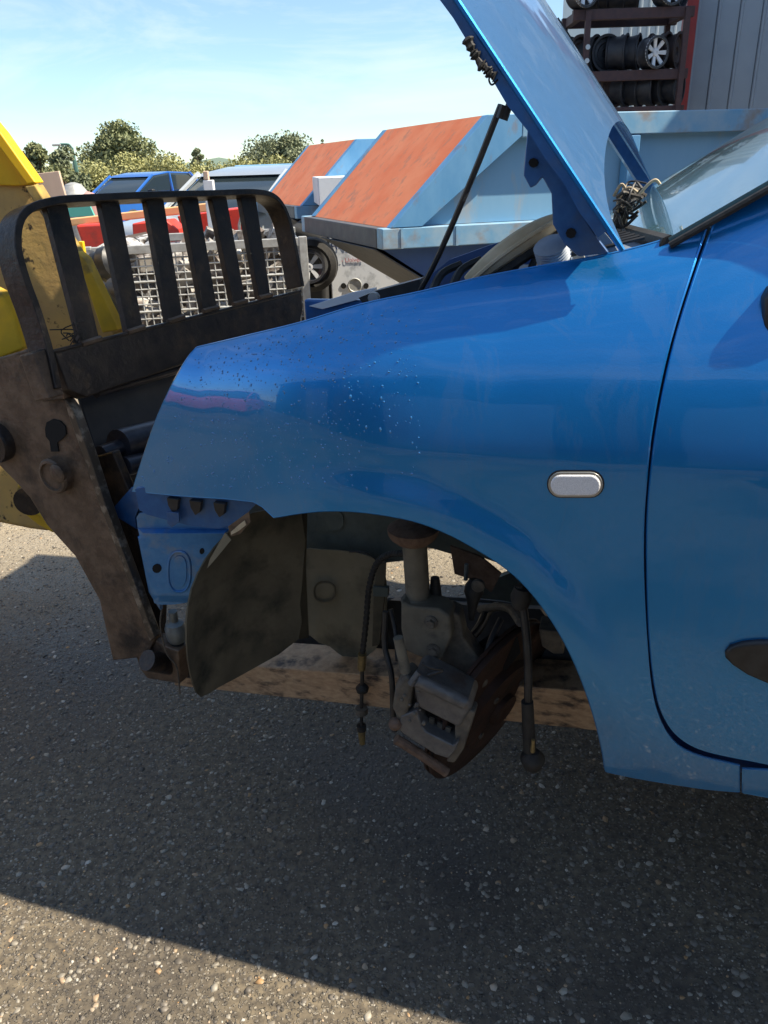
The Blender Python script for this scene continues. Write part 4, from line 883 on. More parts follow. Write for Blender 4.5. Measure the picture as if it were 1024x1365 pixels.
# loader body and wheels, left of the frame
lb = at(-260, 560, 3.0)
MB().box((lb.x-1.0, 2.9, 1.15), 1.6, 1.2, .9).build('engine_housing', 'yelshade', loader, bevel=.05)
for y_ in (2.2, 3.5):
    MB().lathe((lb.x-.5, y_, .55), (0, 1, 0), [(.05, -.15), (.3, -.15), (.5, -.17), (.55, -.1), (.55, .1), (.5, .17), (.3, .15), (.05, .15)], 32).build('wheel', 'rubber', loader, smooth=True)
for k in range(9):
    b = lhit(96+random.uniform(-14, 14), 458+random.uniform(-4, 3), .0)
    MB().tube(catmull([b, b+Vector((random.uniform(-.02, .02), 0, .02)), b+Vector((random.uniform(-.035, .035), 0, random.uniform(.01, .04)))], 4), .0012, 5).build('caught_twig', 'rubber', loader)

# ================================================================== SKIPS
def make_skip(label, group, loc, Lx=3.3, Wy=1.6):
    r_ = root('skip', label, 'skip', loc, group)
    X = Vector((.977, .21, 0)).normalized(); Y = Vector((-.343, .939, 0)).normalized(); Z = Vector((0, 0, 1)); o = Vector(loc)
    def P(a, b, z): return o + X*a + Y*b + Z*z
    def bx(name, a0, a1, b0, b1, z0, z1, m, bevel=.006):
        vs = [P(a, b, z) for a in (a0, a1) for b in (b0, b1) for z in (z0, z1)]
        return MB().add(vs, [(0, 1, 3, 2), (4, 6, 7, 5), (0, 4, 5, 1), (2, 3, 7, 6), (0, 2, 6, 4), (1, 5, 7, 3)]).build(name, m, r_, bevel=bevel)
    z0, z1, zt = .875, .985, 1.535
    # rim beams
    bx('rim_beam', .0, Lx, .0, .09, z0, z1, 'skiprim'); bx('rim_beam', -.003, .09, .093, Wy, z0, z1-.002, 'greysteel'); bx('rim_beam', .0, Lx, Wy+.003, Wy+.09, z0, z1, 'skiprim')  # left beam in dark grey: its unlit side put into the colour
    for k in (.1, .42, 1.2, 1.9, 2.6): bx('stiffener', k*1.0+.005, k+.018, -.006, -.001, z0+.002, z1-.002, 'skiprim', bevel=0)
    # sloping end, rusty orange
    q = [P(.06, .05, z1), P(.61, .05, zt), P(.61, Wy-.02, zt), P(.06, Wy-.02, z1)]
    nrm = (q[1]-q[0]).cross(q[3]-q[0]).normalized(); MB().prism(q, nrm*-.012 if nrm.z > 0 else nrm*.012).build('end_panel', 'orange', r_, bevel=0)
    # near side: recessed panel, diagonal rail, top rail
    for bb, sg in ((.0, 1), (Wy, -1)):
        s_ = MB().prism([P(.20, bb+.08*sg, z1+.003), P(.74, bb+.08*sg, zt-.02), P(Lx-.03, bb+.08*sg, zt-.02), P(Lx-.03, bb+.08*sg, z1+.003)], Y*.006).build('side_panel', 'skippanel' if label.startswith('long') else 'skipblue', r_)
        MB().prism([P(.05, bb, z1+.002), P(.23, bb, z1+.002), P(.80, bb, zt-.11), P(.80, bb, zt), P(.605, bb, zt)], Y*(.075*sg)).build('diagonal_rail', 'skipblue', r_, bevel=.004)
        bx('top_rail', .803, Lx, bb, bb+.085*sg, zt-.115, zt, 'skiprim')
        for k in (1.45, 2.25, 3.0): bx('upright', k, k+.07, bb+.002, bb+.07*sg, z1+.003, zt-.118, 'skipblue')
    bx('inner_back', Lx-.03, Lx, .0, Wy, z1, zt-.004, 'skipdark')
    # tapered hopper below the rim, legs and brace
    v = [P(.03, .12, z0), P(Lx-.1, .12, z0), P(Lx-.1, 1.14, z0), P(.03, 1.14, z0), P(.80, .2, .38), P(Lx-.3, .2, .30), P(Lx-.3, 1.05, .30), P(.80, 1.05, .38)]
    MB().add(v, [(0, 1, 5, 4), (1, 2, 6, 5), (2, 3, 7, 6), (4, 5, 6, 7), (0, 3, 2, 1)]).build('hopper', 'skipdark', r_)
    MB().prism([P(.0, .11, z0-.003), P(.0, 1.15, z0-.003), P(.79, 1.06, .38), P(.79, .19, .38)], X*-.02).build('hopper_end', 'greysteel', r_, bevel=.004)
    for a in (.95, Lx-.4):
        for b in (.3, .9): bx('leg', a, a+.1, b, b+.08, .0, .38, 'greysteel')
    bx('skid', .3, Lx-.2, .16, .26, .0, .08, 'greysteel'); 
    return r_
c1 = at(510, 328, 4.5)
skip1 = make_skip('long pale blue skip with rusty orange sloped end, behind the bonnet rod', None, (c1.x, 4.5, 0), Lx=4.2)
del_ = 0
c2 = at(396, 286, 7.7)
skip2 = make_skip('smaller far blue skip with orange end, between loader guard and white box', None, (c2.x, 7.7, 0), Lx=1.25, Wy=1.7)

# ================================================================== WHITE BOX WITH PRINT
wb = at(437, 300, 6.9)
box = root('storage_box', 'white printed container standing under the near skip rim', 'container', (wb.x+.6, 6.9, 0))
ax_ = (Vector((.99, .12, 0)).normalized(), Vector((-.12, .99, 0)).normalized(), Vector((0, 0, 1)))
bo = Vector((wb.x, 6.9, 0))
def wp(a, z, off=0): return bo + ax_[0]*a - ax_[1]*off + Vector((0, 0, z))
zb = at(440, 236, 6.9).z
MB().prism([wp(-.06, zb), wp(1.25, zb), wp(1.25, zb-.22), wp(-.06, zb-.22)], ax_[1]*.9).build('lid', 'white', box, bevel=.008)
MB().prism([wp(.0, zb-.223), wp(1.2, zb-.223), wp(1.2, .03), wp(.0, .03)], ax_[1]*.85).build('body', 'white', box, bevel=.01)
def text(s, px, py, hpx, m, parent, d=6.9, italic=0.0):
    cu = bpy.data.curves.new('print', 'FONT'); cu.body = s; p = hit(px, py, bo-ax_[1]*.006, ax_[1])
    q = hit(px, py-hpx, bo-ax_[1]*.006, ax_[1]); cu.size = (q-p).length/.70; cu.shear = italic; cu.extrude = .0008
    o = bpy.data.objects.new('lettering', cu); C.objects.link(o)
    mw = Matrix((ax_[0], Vector((0, 0, 1)), -ax_[1])).transposed().to_4x4(); mw.translation = p
    dg = bpy.context.evaluated_depsgraph_get(); me = bpy.data.meshes.new_from_object(o.evaluated_get(dg)); me.transform(mw)
    bpy.data.objects.remove(o); return finish(me, 'lettering', m, parent)
text('ANSM', 438, 333, 13, 'ink', box, italic=.15)
text('- Univers', 455, 350, 6, 'inkred', box)
text('1M', 470, 405, 8, 'ink', box)
hc = hit(473, 380, bo-ax_[1]*.004, ax_[1])
MB().lathe(hc, -ax_[1], [(.001, 0), (.055, 0), (.062, .008), (.056, .012), (.05, .004), (.001, .002)], 24).build('round_recess', 'silver', box, smooth=True)
for dx in (-15, 15): MB().lathe(hit(473+dx, 381, bo-ax_[1]*.002, ax_[1]), -ax_[1], [(.001, 0), (.024, 0), (.024, .004), (.001, .004)], 14).build('hand_hole', 'hole', box)

# ================================================================== WHEELS (prototype and copies)
def make_wheel(name, style):
    t = bpy.data.objects.new(name, None); C.objects.link(t)
    Rw, wdt = .19, .10; m = {'steel': 'wheel', 'brown': 'wheelb', 'alloy': 'alloy'}[style]
    MB().lathe((0, 0, 0), (0, 1, 0), [(Rw*.86, -wdt), (Rw, -wdt), (Rw, -wdt+.012), (Rw*.93, -wdt+.02), (Rw*.86, -.02), (Rw*.86, .02), (Rw*.93, wdt-.02), (Rw, wdt-.012), (Rw, wdt), (Rw*.84, wdt), (Rw*.8, 0), (Rw*.84, -wdt)], 32).build('rim', 'wheel' if style != 'brown' else m, t, smooth=True, angle=30)
    cm = MB()
    if style == 'alloy':
        for k in range(7):
            a = 2*math.pi*k/7; d = Vector((math.cos(a), 0, math.sin(a))); s_ = Vector((-math.sin(a), 0, math.cos(a)))
            cm.prism([d*.04+s_*.018+Vector((0, -.06, 0)), d*.04-s_*.018+Vector((0, -.06, 0)), d*Rw*.9-s_*.028+Vector((0, -.085, 0)), d*Rw*.9+s_*.028+Vector((0, -.085, 0))], Vector((0, .02, 0)))
        cm.lathe((0, -.05, 0), (0, -1, 0), [(.001, 0), (.045, 0), (.045, .022), (.02, .026), (.02, .018), (.001, .018)], 18)
        cm.lathe((0, -.095, 0), (0, 1, 0), [(Rw*.84, 0), (Rw*1.0, 0), (Rw*1.0, .01), (Rw*.84, .01), (Rw*.84, 0)], 30)
    else:
        cm.lathe((0, -.05, 0), (0, -1, 0), [(.001, -.01), (Rw*.85, -.01), (Rw*.82, .01), (Rw*.6, .03), (Rw*.5, .015), (Rw*.25, .02), (Rw*.2, .0), (.001, .0)], 26)
    cm.build('centre', m, t, smooth=True, angle=30)
    return t
def dup(r_, loc, rz=0, ry=0):
    c = r_.copy(); C.objects.link(c); c.location = loc; c.rotation_euler = (0, ry, rz)
    for ch in r_.children:
        d = ch.copy(); C.objects.link(d); d.parent = c
    return c
protos = {k: make_wheel('car_wheel', k) for k in ('steel', 'brown', 'alloy')}
used = set()
def place_wheel(kind, loc, rz, label, group=None, cat='wheel', ry=0, sc=1.0):
    if kind not in used: o = protos[kind]; used.add(kind); o.location = loc; o.rotation_euler = (0, ry, rz)
    else: o = dup(protos[kind], loc, rz, ry)
    o.scale = (sc, sc, sc); tag(o, label, cat, group)
    if kind == 'alloy' and sc == 1.0: o.scale = (.84, .84, .84); o.location.z -= .03
    if 'group' in o and not group: del o['group']
    return o
# --- rack
RY = 10.0
ra, rb = at(757, 100, RY), at(903, 100, RY)
zs = [at(830, 24, RY).z, at(830, 104, RY).z, at(860, 150, RY).z]
rack = root('wheel_rack', 'rusty steel shelf rack stacked with car wheels beside the grey building', 'rack', (ra.x, RY, 0))
bw = .10
rx0, rx1 = at(760, 60, RY).x, at(903, 60, RY).x
for z in zs:
    MB().box(((rx0+rx1)/2, RY-.26, z), rx1-rx0+.1, .07, bw).build('shelf_beam', 'rackm', rack, bevel=.004)
    MB().box(((rx0+rx1)/2, RY+.26, z), rx1-rx0+.1, .07, bw).build('shelf_beam', 'rackm', rack, bevel=.004)
    for k in range(2): MB().box((rx0+.02 if k == 0 else rx1-.02, RY, z), .07, .44, bw*.9).build('cross_piece', 'rackm', rack, bevel=.004)
zt_ = zs[0]+.035
for x_, y_ in ((rx0+.11, RY-.305), (rx1-.03, RY-.305), (rx0, RY+.31), (rx1-.03, RY+.31)):
    MB().box((x_, y_, zt_/2), .06, .05, zt_).build('upright', 'rackm', rack, bevel=.003)
for k in range(3): MB().lathe((rx0+.12, RY-.335, zs[1]+.28-.13*k), (0, -1, 0), [(.001, 0), (.026, 0), (.026, .004), (.001, .004)], 12).build('upright_hole', 'clad2', rack)
NM = {'steel': 'dark steel', 'brown': 'rusty brown steel', 'alloy': 'silver alloy'}
rows = [(0, [(766, 'alloy', .4), (786, 'steel', 1.2), (800, 'steel', 1.3), (818, 'steel', 1.3), (836, 'steel', 1.35), (877, 'alloy', .35), (894, 'steel', .9)], 'top'),
        (1, [(768, 'brown', .5), (786, 'steel', .9), (806, 'steel', .25), (825, 'steel', 1.1), (842, 'steel', 1.1), (863, 'alloy', .4), (880, 'brown', .9), (896, 'brown', .9)], 'middle'),
        (2, [(812, 'brown', .4), (827, 'steel', .9), (846, 'steel', .9), (862, 'steel', 1.0), (880, 'steel', .7), (897, 'steel', .9)], 'bottom')]
ordn = ['first', 'second', 'third', 'fourth', 'fifth', 'sixth', 'seventh', 'eighth']
for ri, row, nm in rows:
    for k, (px, kind, rz) in enumerate(row):
        x = at(px, 60 if ri == 0 else (78 if ri == 1 else 130), RY-.1).x
        place_wheel(kind, (x, RY-(.30 if kind == 'alloy' else .05)+.02*(k % 3), zs[ri]+bw/2+.19), rz, f'{NM[kind]} wheel on the {nm} shelf, {ordn[k]} from the left', 'wheels stacked on the rack')
# loose alloy wheel in the gloom below the far skip
w0 = at(411, 355, 6.0)
place_wheel('alloy', w0, .25, 'silver alloy wheel lying in the gloom below the far skip', None, sc=.62)
MB_ = root('parked_car', 'dark car half hidden in shadow left of the white container', 'car', (w0.x, 6.6, 0))
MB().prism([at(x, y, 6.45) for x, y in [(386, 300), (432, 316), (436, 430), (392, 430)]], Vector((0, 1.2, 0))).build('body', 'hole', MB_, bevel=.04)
MB().lathe((w0.x+.02, 6.12, w0.z), (0, -1, 0), [(.13, -.1), (.19, -.1), (.20, 0), (.19, .12), (.15, .14), (.13, .12), (.12, -.1)], 28).build('tyre', 'rubber', MB_, smooth=True)

# ================================================================== BUILDING, SHED
BY = 10.4
b0 = at(905, 60, BY).x
bld = root('workshop_building', 'grey ribbed metal workshop wall with red corner post', 'building', (b0+3, BY, 0))
npan = 16; pw = .235; WX = Vector((math.cos(R(24)), -math.sin(R(24)), 0)); WN = Vector((-WX.y, WX.x, 0))*-1
bp0 = Vector((b0+.05, BY, 0))
for k in range(npan):
    x = .10+k*pw; prof = [(0, 0), (.012, .02), (.030, .02), (.042, 0), (pw-.006, 0)]; vs = []
    for dx, dy in prof: vs += [bp0+WX*(x+dx)+WN*dy, bp0+WX*(x+dx)+WN*dy+Vector((0, 0, 7))]
    MB().add(vs, [(2*i, 2*i+2, 2*i+3, 2*i+1) for i in range(len(prof)-1)]).build('cladding_panel', 'clad', bld, solid=.004)
MB().box((b0+.07, BY-.06, 3.5), .13, .13, 7).build('corner_post', 'redpost', bld, bevel=.004)
AX = (WX, WN, Vector((0, 0, 1)))
MB().box(bp0+WX*2.1-WN*4.1+Vector((0, 0, 3.5)), 4.0, 8.0, 6.98, AX).build('walls', 'clad', bld)
MB().box(bp0+WX*2.1-WN*4.0+Vector((0, 0, 7.06)), 4.4, 8.6, .1, AX).build('roof', 'clad2', bld)
SY = 20.0; s0, s1 = at(812, 60, SY).x, at(905, 60, SY).x+1.5
shed = root('storage_shed', 'pale ribbed metal shed seen through the wheel rack', 'building', ((s0+s1)/2, SY, 0))
k = 0; x = s0+.22
while x < s1:
    vs = []; 
    for (dx, dy) in [(0, 0), (.02, -.035), (.05, -.035), (.07, 0), (.194, 0)]: vs += [(x+dx, SY+dy, 0), (x+dx, SY+dy, 6.5)]
    MB().add(vs, [(2*i, 2*i+2, 2*i+3, 2*i+1) for i in range(4)]).build('cladding_panel', 'clad2', shed, solid=.004); x += .2
MB().box((s0+.1, SY, 3.25), .24, .16, 6.5).build('corner_trim', 'clad', shed, bevel=.01)
MB().box(((s0+s1)/2+.1, SY+3, 3.2), s1-s0-.2, 5.8, 6.4).build('walls', 'clad2', shed)

# unseen buildings added to dim skylight, darken the paint's reflections and shade the skip
yb = root('unseen_yard_building', 'unseen long dark building behind the viewpoint, added to dim the skylight', 'building', (1, -4.2, 0))
MB().box((-1.0, -6.7, 1.7), 34, 5, 3.4).build('walls', 'darkclad', yb)
MB().box((-1.0, -6.7, 3.48), 34.5, 5.5, .15).build('roof', 'clad', yb)
for x in (-9, -3.2, .4, 6.0): MB().box((x, -4.17, 1.4), 2.6, .06, 2.8).build('roller_door', 'clad2', yb, bevel=.01)
for k in range(68): MB().box((-17.8+k*.5, -4.185, 1.7), .05, .03, 3.38).build('cladding_rib', 'darkclad', yb)
st = root('shade_building', 'unseen tall building to the right, added to shade the near skip', 'building', (6.7, 4.7, 0))  # out-of-view block sized so its shadow falls on the near skip
MB().box((6.9, 4.7, 2.42), 4.8, 2.6, 4.84).build('walls', 'clad', st); MB().box((6.9, 4.7, 4.88), 4.9, 2.7, .07).build('roof', 'clad2', st)
# ================================================================== CAGE WITH SCRAP
cg = at(118, 430, 4.9); cage = root('mesh_cage', 'silver wire mesh pallet cage full of scrap behind the loader guard', 'cage', (cg.x+.7, 5.2, 0))
co = at(112, 310, 4.9); cx = Vector((.985, .17, 0)).normalized(); cy = Vector((-.17, .985, 0)).normalized(); ztop = at(240, 334, 4.9).z
cbase = Vector((co.x, 4.9, 0))
def cp(a, b, z): return cbase+cx*a+cy*b+Vector((0, 0, z))
CL, CWd = 1.30, .9
def wire_side(p0, d, ln):
    mb = MB(); nv = int(ln/.045); nh = int((ztop-.15)/.045)
    for i in range(nv+1): mb.tube([p0+d*(i*ln/nv)+Vector((0, 0, .15)), p0+d*(i*ln/nv)+Vector((0, 0, ztop))], .0042, 4)
    for j in range(nh+1): mb.tube([p0+Vector((0, 0, .15+j*(ztop-.15)/nh)), p0+d*ln+Vector((0, 0, .15+j*(ztop-.15)/nh))], .0050 if j % 4 else .008, 4)
    tag(mb.build('wire_mesh', 'silver', cage), kind='stuff')
wire_side(cp(0, 0, 0), cx, CL); wire_side(cp(0, CWd, 0), cx, CL); wire_side(cp(0, 0, 0), cy, CWd); wire_side(cp(CL, 0, 0), cy, CWd)
for a, b in ((0, 0), (CL, 0), (0, CWd), (CL, CWd)):
    MB().box(cp(a, b, ztop/2+.02), .05, .05, ztop+.04, (cx, cy, Vector((0, 0, 1)))).build('corner_post', 'silver', cage, bevel=.004)
for b in (0, CWd): MB().box(cp(CL/2, b, ztop+.01), CL+.05, .045, .05, (cx, cy, Vector((0, 0, 1)))).build('top_rail', 'silver', cage, bevel=.004)
for b in (0, CWd): MB().box(cp(CL/2, b, .12), CL+.05, .06, .06, (cx, cy, Vector((0, 0, 1)))).build('bottom_rail', 'silver', cage, bevel=.004)
mb = MB()
for k in range(230):
    p = cp(random.uniform(.06, CL-.06), random.uniform(.08, CWd-.08), random.uniform(.18, ztop+.02)); ax = [Vector((random.gauss(0, 1), random.gauss(0, 1), random.gauss(0, 1))).normalized() for _ in range(2)]
    a = ax[0]; b = a.cross(ax[1]).normalized(); c = a.cross(b)
    if k % 4 == 0: mb.tube([p-a*.12, p, p+b*.1], random.uniform(.01, .03), 8)
    elif k % 4 == 1: mb.lathe(p, a, [(.01, -.02), (.07, -.02), (.08, 0), (.07, .02), (.01, .02)], 12)
    else: mb.box(p, random.uniform(.05, .22), random.uniform(.04, .14), random.uniform(.02, .1), (a, b, c))
M['scrap'] = mat('mixed_scrap_metal', (0.36, 0.34, 0.31), (0.10, 0.08, 0.07), rough=0.6, metal=0.2, scale=7, lo=.45, hi=.55, c3=(0.55, 0.55, 0.54), scale3=5, lo3=.58, hi3=.62)
tag(mb.build('scrap_metal', 'scrap'), 'tangled grey and rusty scrap metal heaped inside the mesh cage', 'scrap', kind='stuff')
# engine lumps left of the cage
for k, (px, py, d, r_) in enumerate(((138, 352, 4.3, .085), (152, 392, 4.1, .08))):
    c = at(px, py, d); e = root('engine_part', ['black ribbed engine part higher up beside the loader boom', 'black engine part lower down beside the loader boom'][k], 'engine part', (c.x, c.y, 0), 'engine parts by the boom')
    MB().lathe(c, (1, -.3, .2), [(.01, -.1), (r_, -.1), (r_, -.06), (r_*.8, -.05), (r_*.8, 0), (r_, .01), (r_, .06), (r_*.6, .09), (.01, .1)], 16).build('housing', 'black', e, smooth=True, angle=30)
    MB().box((c.x-.04, c.y+.1, c.z/2), .12, .16, c.z).build('bracket', 'liner2', e, bevel=.01)
c = at(150, 430, 4.5); MB_ = MB().prism([at(x, y, 4.45) for x, y in [(128, 345), (150, 350), (175, 440), (160, 470), (120, 440)]], Vector((0, .2, 0))).build('cardboard_panel', 'wood', bevel=.004)
tag(MB_, 'cream coloured board leaning behind the lower engine part', 'board')

# ================================================================== RED MACHINERY etc. above the cage
rm = at(200, 300, 6.6)
red = root('farm_implement', 'red steel implement with orange beam standing behind the mesh cage', 'machine', (rm.x, 6.7, 0))
def at_prism(name, pxs, d, th, m, parent, bevel=.01): return MB().prism([at(x, y, d) for x, y in pxs], Vector((0, th, 0))).build(name, m, parent, bevel=bevel)
at_prism('seat_pan', [(100, 300), (140, 298), (146, 318), (170, 316), (168, 332), (112, 334)], 6.5, .3, 'red', red, .02)
at_prism('frame_plate', [(176, 298), (222, 294), (236, 306), (240, 322), (178, 326)], 6.4, .3, 'red', red, .01)
at_prism('frame_plate', [(236, 288), (332, 276), (330, 312), (250, 326)], 6.9, .4, 'red', red, .01)
at_prism('cross_beam', [(88, 292), (300, 268), (300, 280), (88, 302)], 6.7, .08, 'beam', red)
at_prism('arm', [(246, 268), (258, 266), (266, 312), (254, 314)], 6.35, .08, 'beam', red)
at_prism('support', [(130, 320), (140, 320), (140, 440), (130, 440)], 6.6, .08, 'red', red)
at_prism('support', [(280, 300), (290, 300), (290, 420), (280, 420)], 6.6, .08, 'red', red)
for px in (168, 205): 
    MB().lathe(at(px, 333, 6.25), (0, -1, 0), [(.001, 0), (.05, 0), (.06, .02), (.05, .05), (.001, .05)], 14).build('lamp', 'white', red, smooth=True)
o = at_prism('teal_board', [(82, 271), (118, 270), (126, 288), (84, 290)], 7.3, .03, 'teal', None, .003); tag(o, 'small teal green board leaning behind the orange beam', 'board')
o = at_prism('plywood_board', [(44, 232), (78, 228), (88, 264), (88, 420), (52, 420)], 5.6, .03, 'wood', None, .003); tag(o, 'pale pink plywood sheet standing behind the yellow boom', 'board')
o = at_prism('yellow_bracket', [(104, 322), (110, 322), (114, 345), (108, 348)], 4.2, .03, 'yellow', None, .003); tag(o, 'small bright yellow bracket between first two guard bars', 'bracket')
for k, (px, py, h_) in enumerate(((97, 243, .25), (114, 255, .22))):
    c = at(px, py, 8.5); o = MB().lathe((c.x, c.y, 0), (0, 0, 1), [(.05, 0), (.13, 0), (.14, c.z*.5), (.15, c.z-.12), (.08, c.z-.02), (.02, c.z)], 14).build('plastic_drum', 'pink' if k else 'silver', smooth=True)
    tag(o, ['grey drum standing left of the pink drum by the lamp post', 'faded pink drum standing behind the teal board'][k], 'drum')
c = at(278, 240, 6.0)
post = root('white_post', 'pale square post standing in front of the silver car', 'post', (c.x, 6.0, 0))
MB().box((c.x, 6.0, c.z/2), .07, .07, c.z).build('shaft', 'white', post, bevel=.006); MB().box((c.x-.01, 5.99, c.z+.03), .035, .05, .06).build('cap', 'wood', post, bevel=.006)
for k, px in enumerate((322, 330)):
    a = at(px+6, 262, 6.5); b = at(px-3, 300, 6.5); o = MB().tube([a, b, Vector((b.x-.05, 6.5, .0))], .012, 6).build('pole', 'silver'); tag(o, ['thin grey pole leaning left of its twin by the silver car', 'thin grey pole leaning right of its twin by the silver car'][k], 'pole')

# ================================================================== FAR CARS
def make_car(name, label, paint, loc, rz, grp, sc=1.0):
    r_ = bpy.data.objects.new(name, None); C.objects.link(r_); tag(r_, label, 'car', grp)
    def side(pts, w, m, nm, bev=.05, zoff=0): return MB().prism([(x, -w, z+zoff) for x, z in pts], (0, 2*w, 0)).build(nm, m, r_, bevel=bev, segs=3)
    side([(-2.0, .25), (-2.05, .62), (-1.95, .84), (-1.0, .95), (1.5, .98), (2.0, .90), (2.05, .5), (2.0, .25)], .80, paint, 'body', .08)
    side([(-1.0, .94), (-.28, 1.36), (.3, 1.44), (1.1, 1.40), (1.75, .97)], .68, 'darkglass', 'windows', .06)
    side([(-.36, 1.345), (-.25, 1.39), (.3, 1.46), (1.1, 1.425), (1.2, 1.38), (.3, 1.41)], .66, paint, 'roof', .02)
    for y in (-.70, .70):
        for pts in (((-1.02, .95), (-.30, 1.385)), ((1.10, 1.42), (1.72, .98)), ((.35, .97), (.33, 1.43))):
            MB().tube([(pts[0][0], y*1.0, pts[0][1]), (pts[1][0], y*.95, pts[1][1])], .035, 6).build('pillar', paint, r_)
        for x in (-1.3, 1.3):
            w = MB().lathe((x, y*1.03, .30), (0, 1 if y > 0 else -1, 0), [(.05, -.1), (.28, -.1), (.31, -.06), (.31, .08), (.27, .11), (.2, .10), (.18, .06), (.02, .06)], 20).build('wheel', 'rubber', r_, smooth=True, angle=40)
        MB().ball((-2.0, y*.75, .68), .12, 10, 6, (.5, 1.2, .8)).build('headlight', 'silver', r_, smooth=True)
        MB().box((-.62, y*1.22, 1.0), .12, .16, .11).build('mirror', 'black', r_, bevel=.03)
    r_.location = loc; r_.rotation_euler = (0, 0, rz); r_.scale = (sc, sc, sc*.93); return r_
ca = at(300, 250, 10.0); make_car('parked_car', 'silver hatchback with large windscreen behind the loader guard', 'silvercar', (ca.x+.3, 10.6, 0), R(62), None)
cb_ = at(188, 250, 21); make_car('parked_car', 'small bright blue car parked left of the silver hatchback', 'bluecar', (cb_.x, 21.0, 0), R(64), None)
make_car('parked_car', 'unseen red car added for its reflection in the wing paint', 'red', (-8.8, .4, 0), R(25), None)  # out of view, placed to give the paint a red reflection
make_car('parked_car', 'white car parked in front of the doors of the added dark building', 'white', (2.6, -2.9, 0), R(-5), None)
# blue lorry trailer
tr = root('lorry_trailer', 'long pale blue trailer parked in front of the hedge', 'trailer', (at(355, 230, 20).x, 21, 0))
tz = at(355, 219, 20).z; tx0, tx1 = at(313, 230, 20).x, at(440, 230, 20).x
MB().box(((tx0+tx1)/2, 21, tz/2+.35), tx1-tx0, 2.0, tz-.7).build('box_body', 'trailer', tr, bevel=.03)
MB().box(((tx0+tx1)/2, 19.97, tz-.08), tx1-tx0+.06, .05, .1).build('top_rail', 'silver', tr, bevel=.01)
for k in range(7): MB().box((tx0+.15+k*(tx1-tx0-.3)/6, 19.975, tz/2+.3), .05, .04, tz-.9).build('side_post', 'trailer', tr)
for k in range(3): MB().lathe((tx1-.6-.9*k, 20.1, .42), (0, -1, 0), [(.05, 0), (.4, 0), (.42, .1), (.2, .12), (.02, .08)], 18).build('wheel', 'rubber', tr, smooth=True)

# ================================================================== TREES, HEDGE, HILLS
def leaves(centers, radii, n, size, rs=None):
    rs = rs or random; vs = []; fs = []
    P = []
    for _ in range(n):
        i = rs.randrange(len(centers)); c = centers[i]; r_ = radii[i]
        d = Vector((rs.gauss(0, 1), rs.gauss(0, 1), rs.gauss(0, 1))).normalized(); q = r_*(rs.random()**.45)
        p = Vector(c)+Vector((d.x*q, d.y*q, d.z*q*.8)); a = Vector((rs.gauss(0, 1), rs.gauss(0, 1), rs.gauss(0, 1))).normalized(); b = a.cross(Vector((rs.gauss(0, 1), rs.gauss(0, 1), rs.gauss(0, 1)))).normalized(); s_ = size*rs.uniform(.6, 1.4)
        k = len(vs); vs += [p-a*s_, p+b*s_*.55, p+a*s_, p-b*s_*.55]; fs.append((k, k+1, k+2, k+3))
    return vs, fs
def tree(name, label, base, h, w, leafm, n=3500, size=.10, clumps=16, trunk=.35, seed=1, group=None, lean=0):
    rs = random.Random(seed); r_ = root(name, label, 'tree', base, group); b = Vector(base)
    cs, rr = [], []
    mbt = MB(); topz = h*.72
    mbt.tube([b, b+Vector((lean*.3, 0, h*.3)), b+Vector((lean, .0, topz))], [w*.05+.03, w*.04+.02, .02], 7)
    for k in range(clumps):
        a = rs.uniform(0, 6.28); z = h*(trunk+(.95-trunk)*(k+.5)/clumps); prof = math.sin(math.pi*min(1, ((z/h-trunk)/(1-trunk))*.8+.18))
        q = w*.5*prof*rs.uniform(.35, .95); c = b+Vector((math.cos(a)*q+lean*z/h, math.sin(a)*q*.8, z)); cs.append(c); rr.append(w*rs.uniform(.14, .26))
        mbt.tube([b+Vector((lean*.4, 0, z*.6)), (b+Vector((lean*.4, 0, z*.7))).lerp(c, .6), c], [.03+w*.012, .02, .008], 5)
    mbt.build('trunk', 'bark', r_); vs, fs = leaves(cs, rr, int(n*2.2), size*.62, rs); MB_ = MB(); MB_.v = [tuple(v) for v in vs]; MB_.f = fs
    me = bpy.data.meshes.new('crown'); me.from_pydata(MB_.v, [], fs); finish(me, 'crown', leafm, r_); return r_
def px_tree(name, label, px, ptop, pw_, d, leafm, **k):
    h_ = at(px, ptop, d).z; w_ = pw_/FPX*d*1.05; x = at(px, 230, d).x; return tree(name, label, (x, d, 0), h_, w_, leafm, **k)
px_tree('broadleaf_tree', 'tall grey green tree rising above the hedge', 162, 168, 78, 48, 'leafa', n=6000, size=.16, clumps=30, trunk=.22, seed=3)
px_tree('broadleaf_tree', 'small round dark tree standing above the hedge', 265, 196, 22, 52, 'leafb', n=1500, size=.13, clumps=10, trunk=.35, seed=5)
px_tree('broadleaf_tree', 'wide domed dark green tree behind the blue trailer', 378, 190, 96, 60, 'leafb', n=8000, size=.17, clumps=40, trunk=.25, seed=8)
px_tree('garden_shrub', 'feathery olive shrub between yellow boom and lamp post', 48, 190, 60, 16, 'leafa', n=2600, size=.07, clumps=18, trunk=.2, seed=11)
px_tree('garden_shrub', 'dark leafy shrub around the foot of the lamp post', 84, 196, 46, 18, 'leafb', n=2200, size=.07, clumps=16, trunk=.2, seed=12)
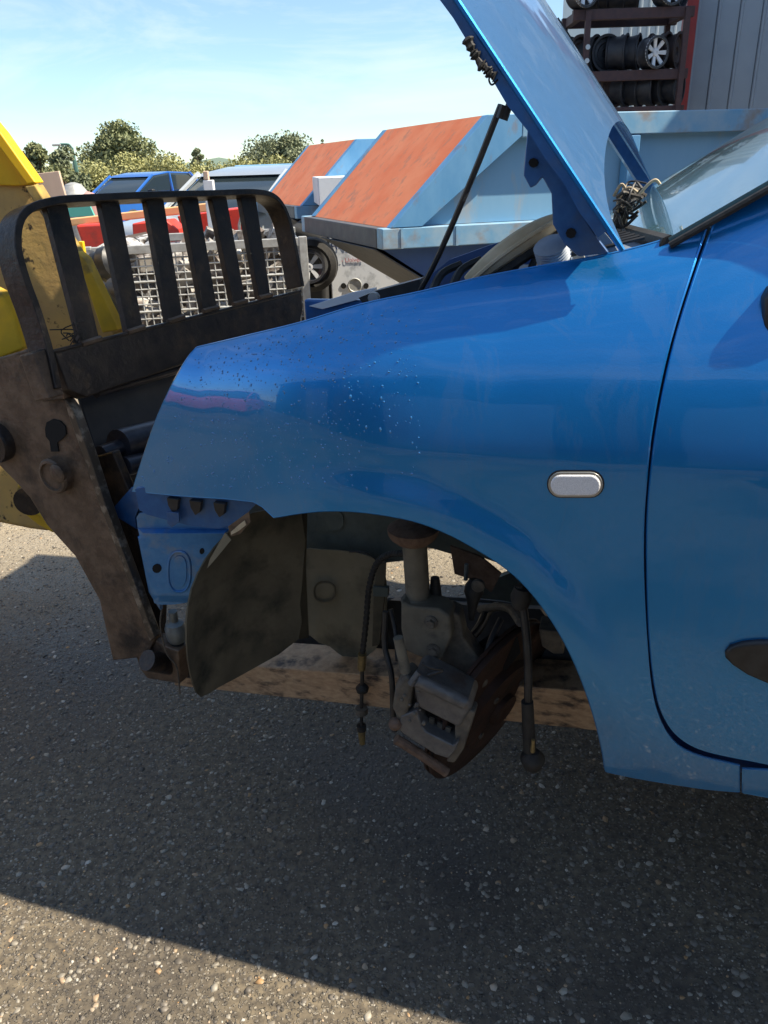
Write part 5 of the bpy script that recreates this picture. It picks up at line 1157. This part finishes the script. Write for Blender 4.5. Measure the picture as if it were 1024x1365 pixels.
px_tree('garden_shrub', 'wispy branchy shrub left of the lamp post', 20, 186, 50, 15, 'leafa', n=900, size=.06, clumps=14, trunk=.2, seed=13)
px_tree('conifer', 'thin dark conifer tip showing behind the far skip', 433, 182, 7, 70, 'leafb', n=500, size=.12, clumps=10, trunk=.3, seed=15)
# hedge
cs, rr = [], []
rs = random.Random(4)
for k in range(170):
    px = 60+k*2.6; x = at(px, 230, 42).x; h_ = (1.5+.2*math.sin(k*.33)+.25*rs.random()+(.35 if 40 < k < 70 else 0)); 
    for z in (.4, h_*.5, h_-.35): cs.append((x, 42+rs.uniform(-1, 1), z)); rr.append(.55+.25*rs.random())
vs, fs = leaves(cs, rr, 48000, .075, rs); me = bpy.data.meshes.new('hedge'); me.from_pydata([tuple(v) for v in vs], [], fs)
tag(finish(me, 'hedge', 'leafc'), 'yellow green hedge running along the far edge of the yard', 'hedge', kind='stuff')
mb = MB(); 
for k in range(60):
    x0 = -400+k*14; 
mb2 = []
N_ = 80
vs = []
for k in range(N_+1):
    x = -500+1100*k/N_; h_ = 9+5*math.sin(k*.35)+3*math.sin(k*.9+1)+2*math.sin(k*2.1); vs += [(x, 600, 0), (x, 640, max(3, h_)), (x, 700, max(3, h_)*.9)]
MB().add(vs, [(3*i+j, 3*i+3+j, 3*i+4+j, 3*i+1+j) for i in range(N_) for j in range(2)]).build('hills', 'far', smooth=True)
tag(bpy.data.objects['hills'], kind='structure')
# street lamp
lx = at(103, 240, 40); lt = at(97, 192, 40)
lamp = root('street_lamp', 'slim green street lamp post with short curved arm', 'street lamp', (lx.x, 40, 0))
MB().tube([(lx.x+.15, 40, 0), (lx.x+.05, 40, lt.z*.5), (lx.x, 40, lt.z-.15)], [.12, .10, .09], 8).build('post', 'lampgreen', lamp, smooth=True)
MB().tube(catmull([(lx.x, 40, lt.z-.15), (lx.x-.1, 40, lt.z-.02), (lx.x-.5, 40, lt.z)], 4), .05, 6).build('arm', 'lampgreen', lamp, smooth=True)
MB().box((lx.x-.65, 40, lt.z-.02), .4, .2, .1).build('lamp_head', 'silver', lamp, bevel=.03)
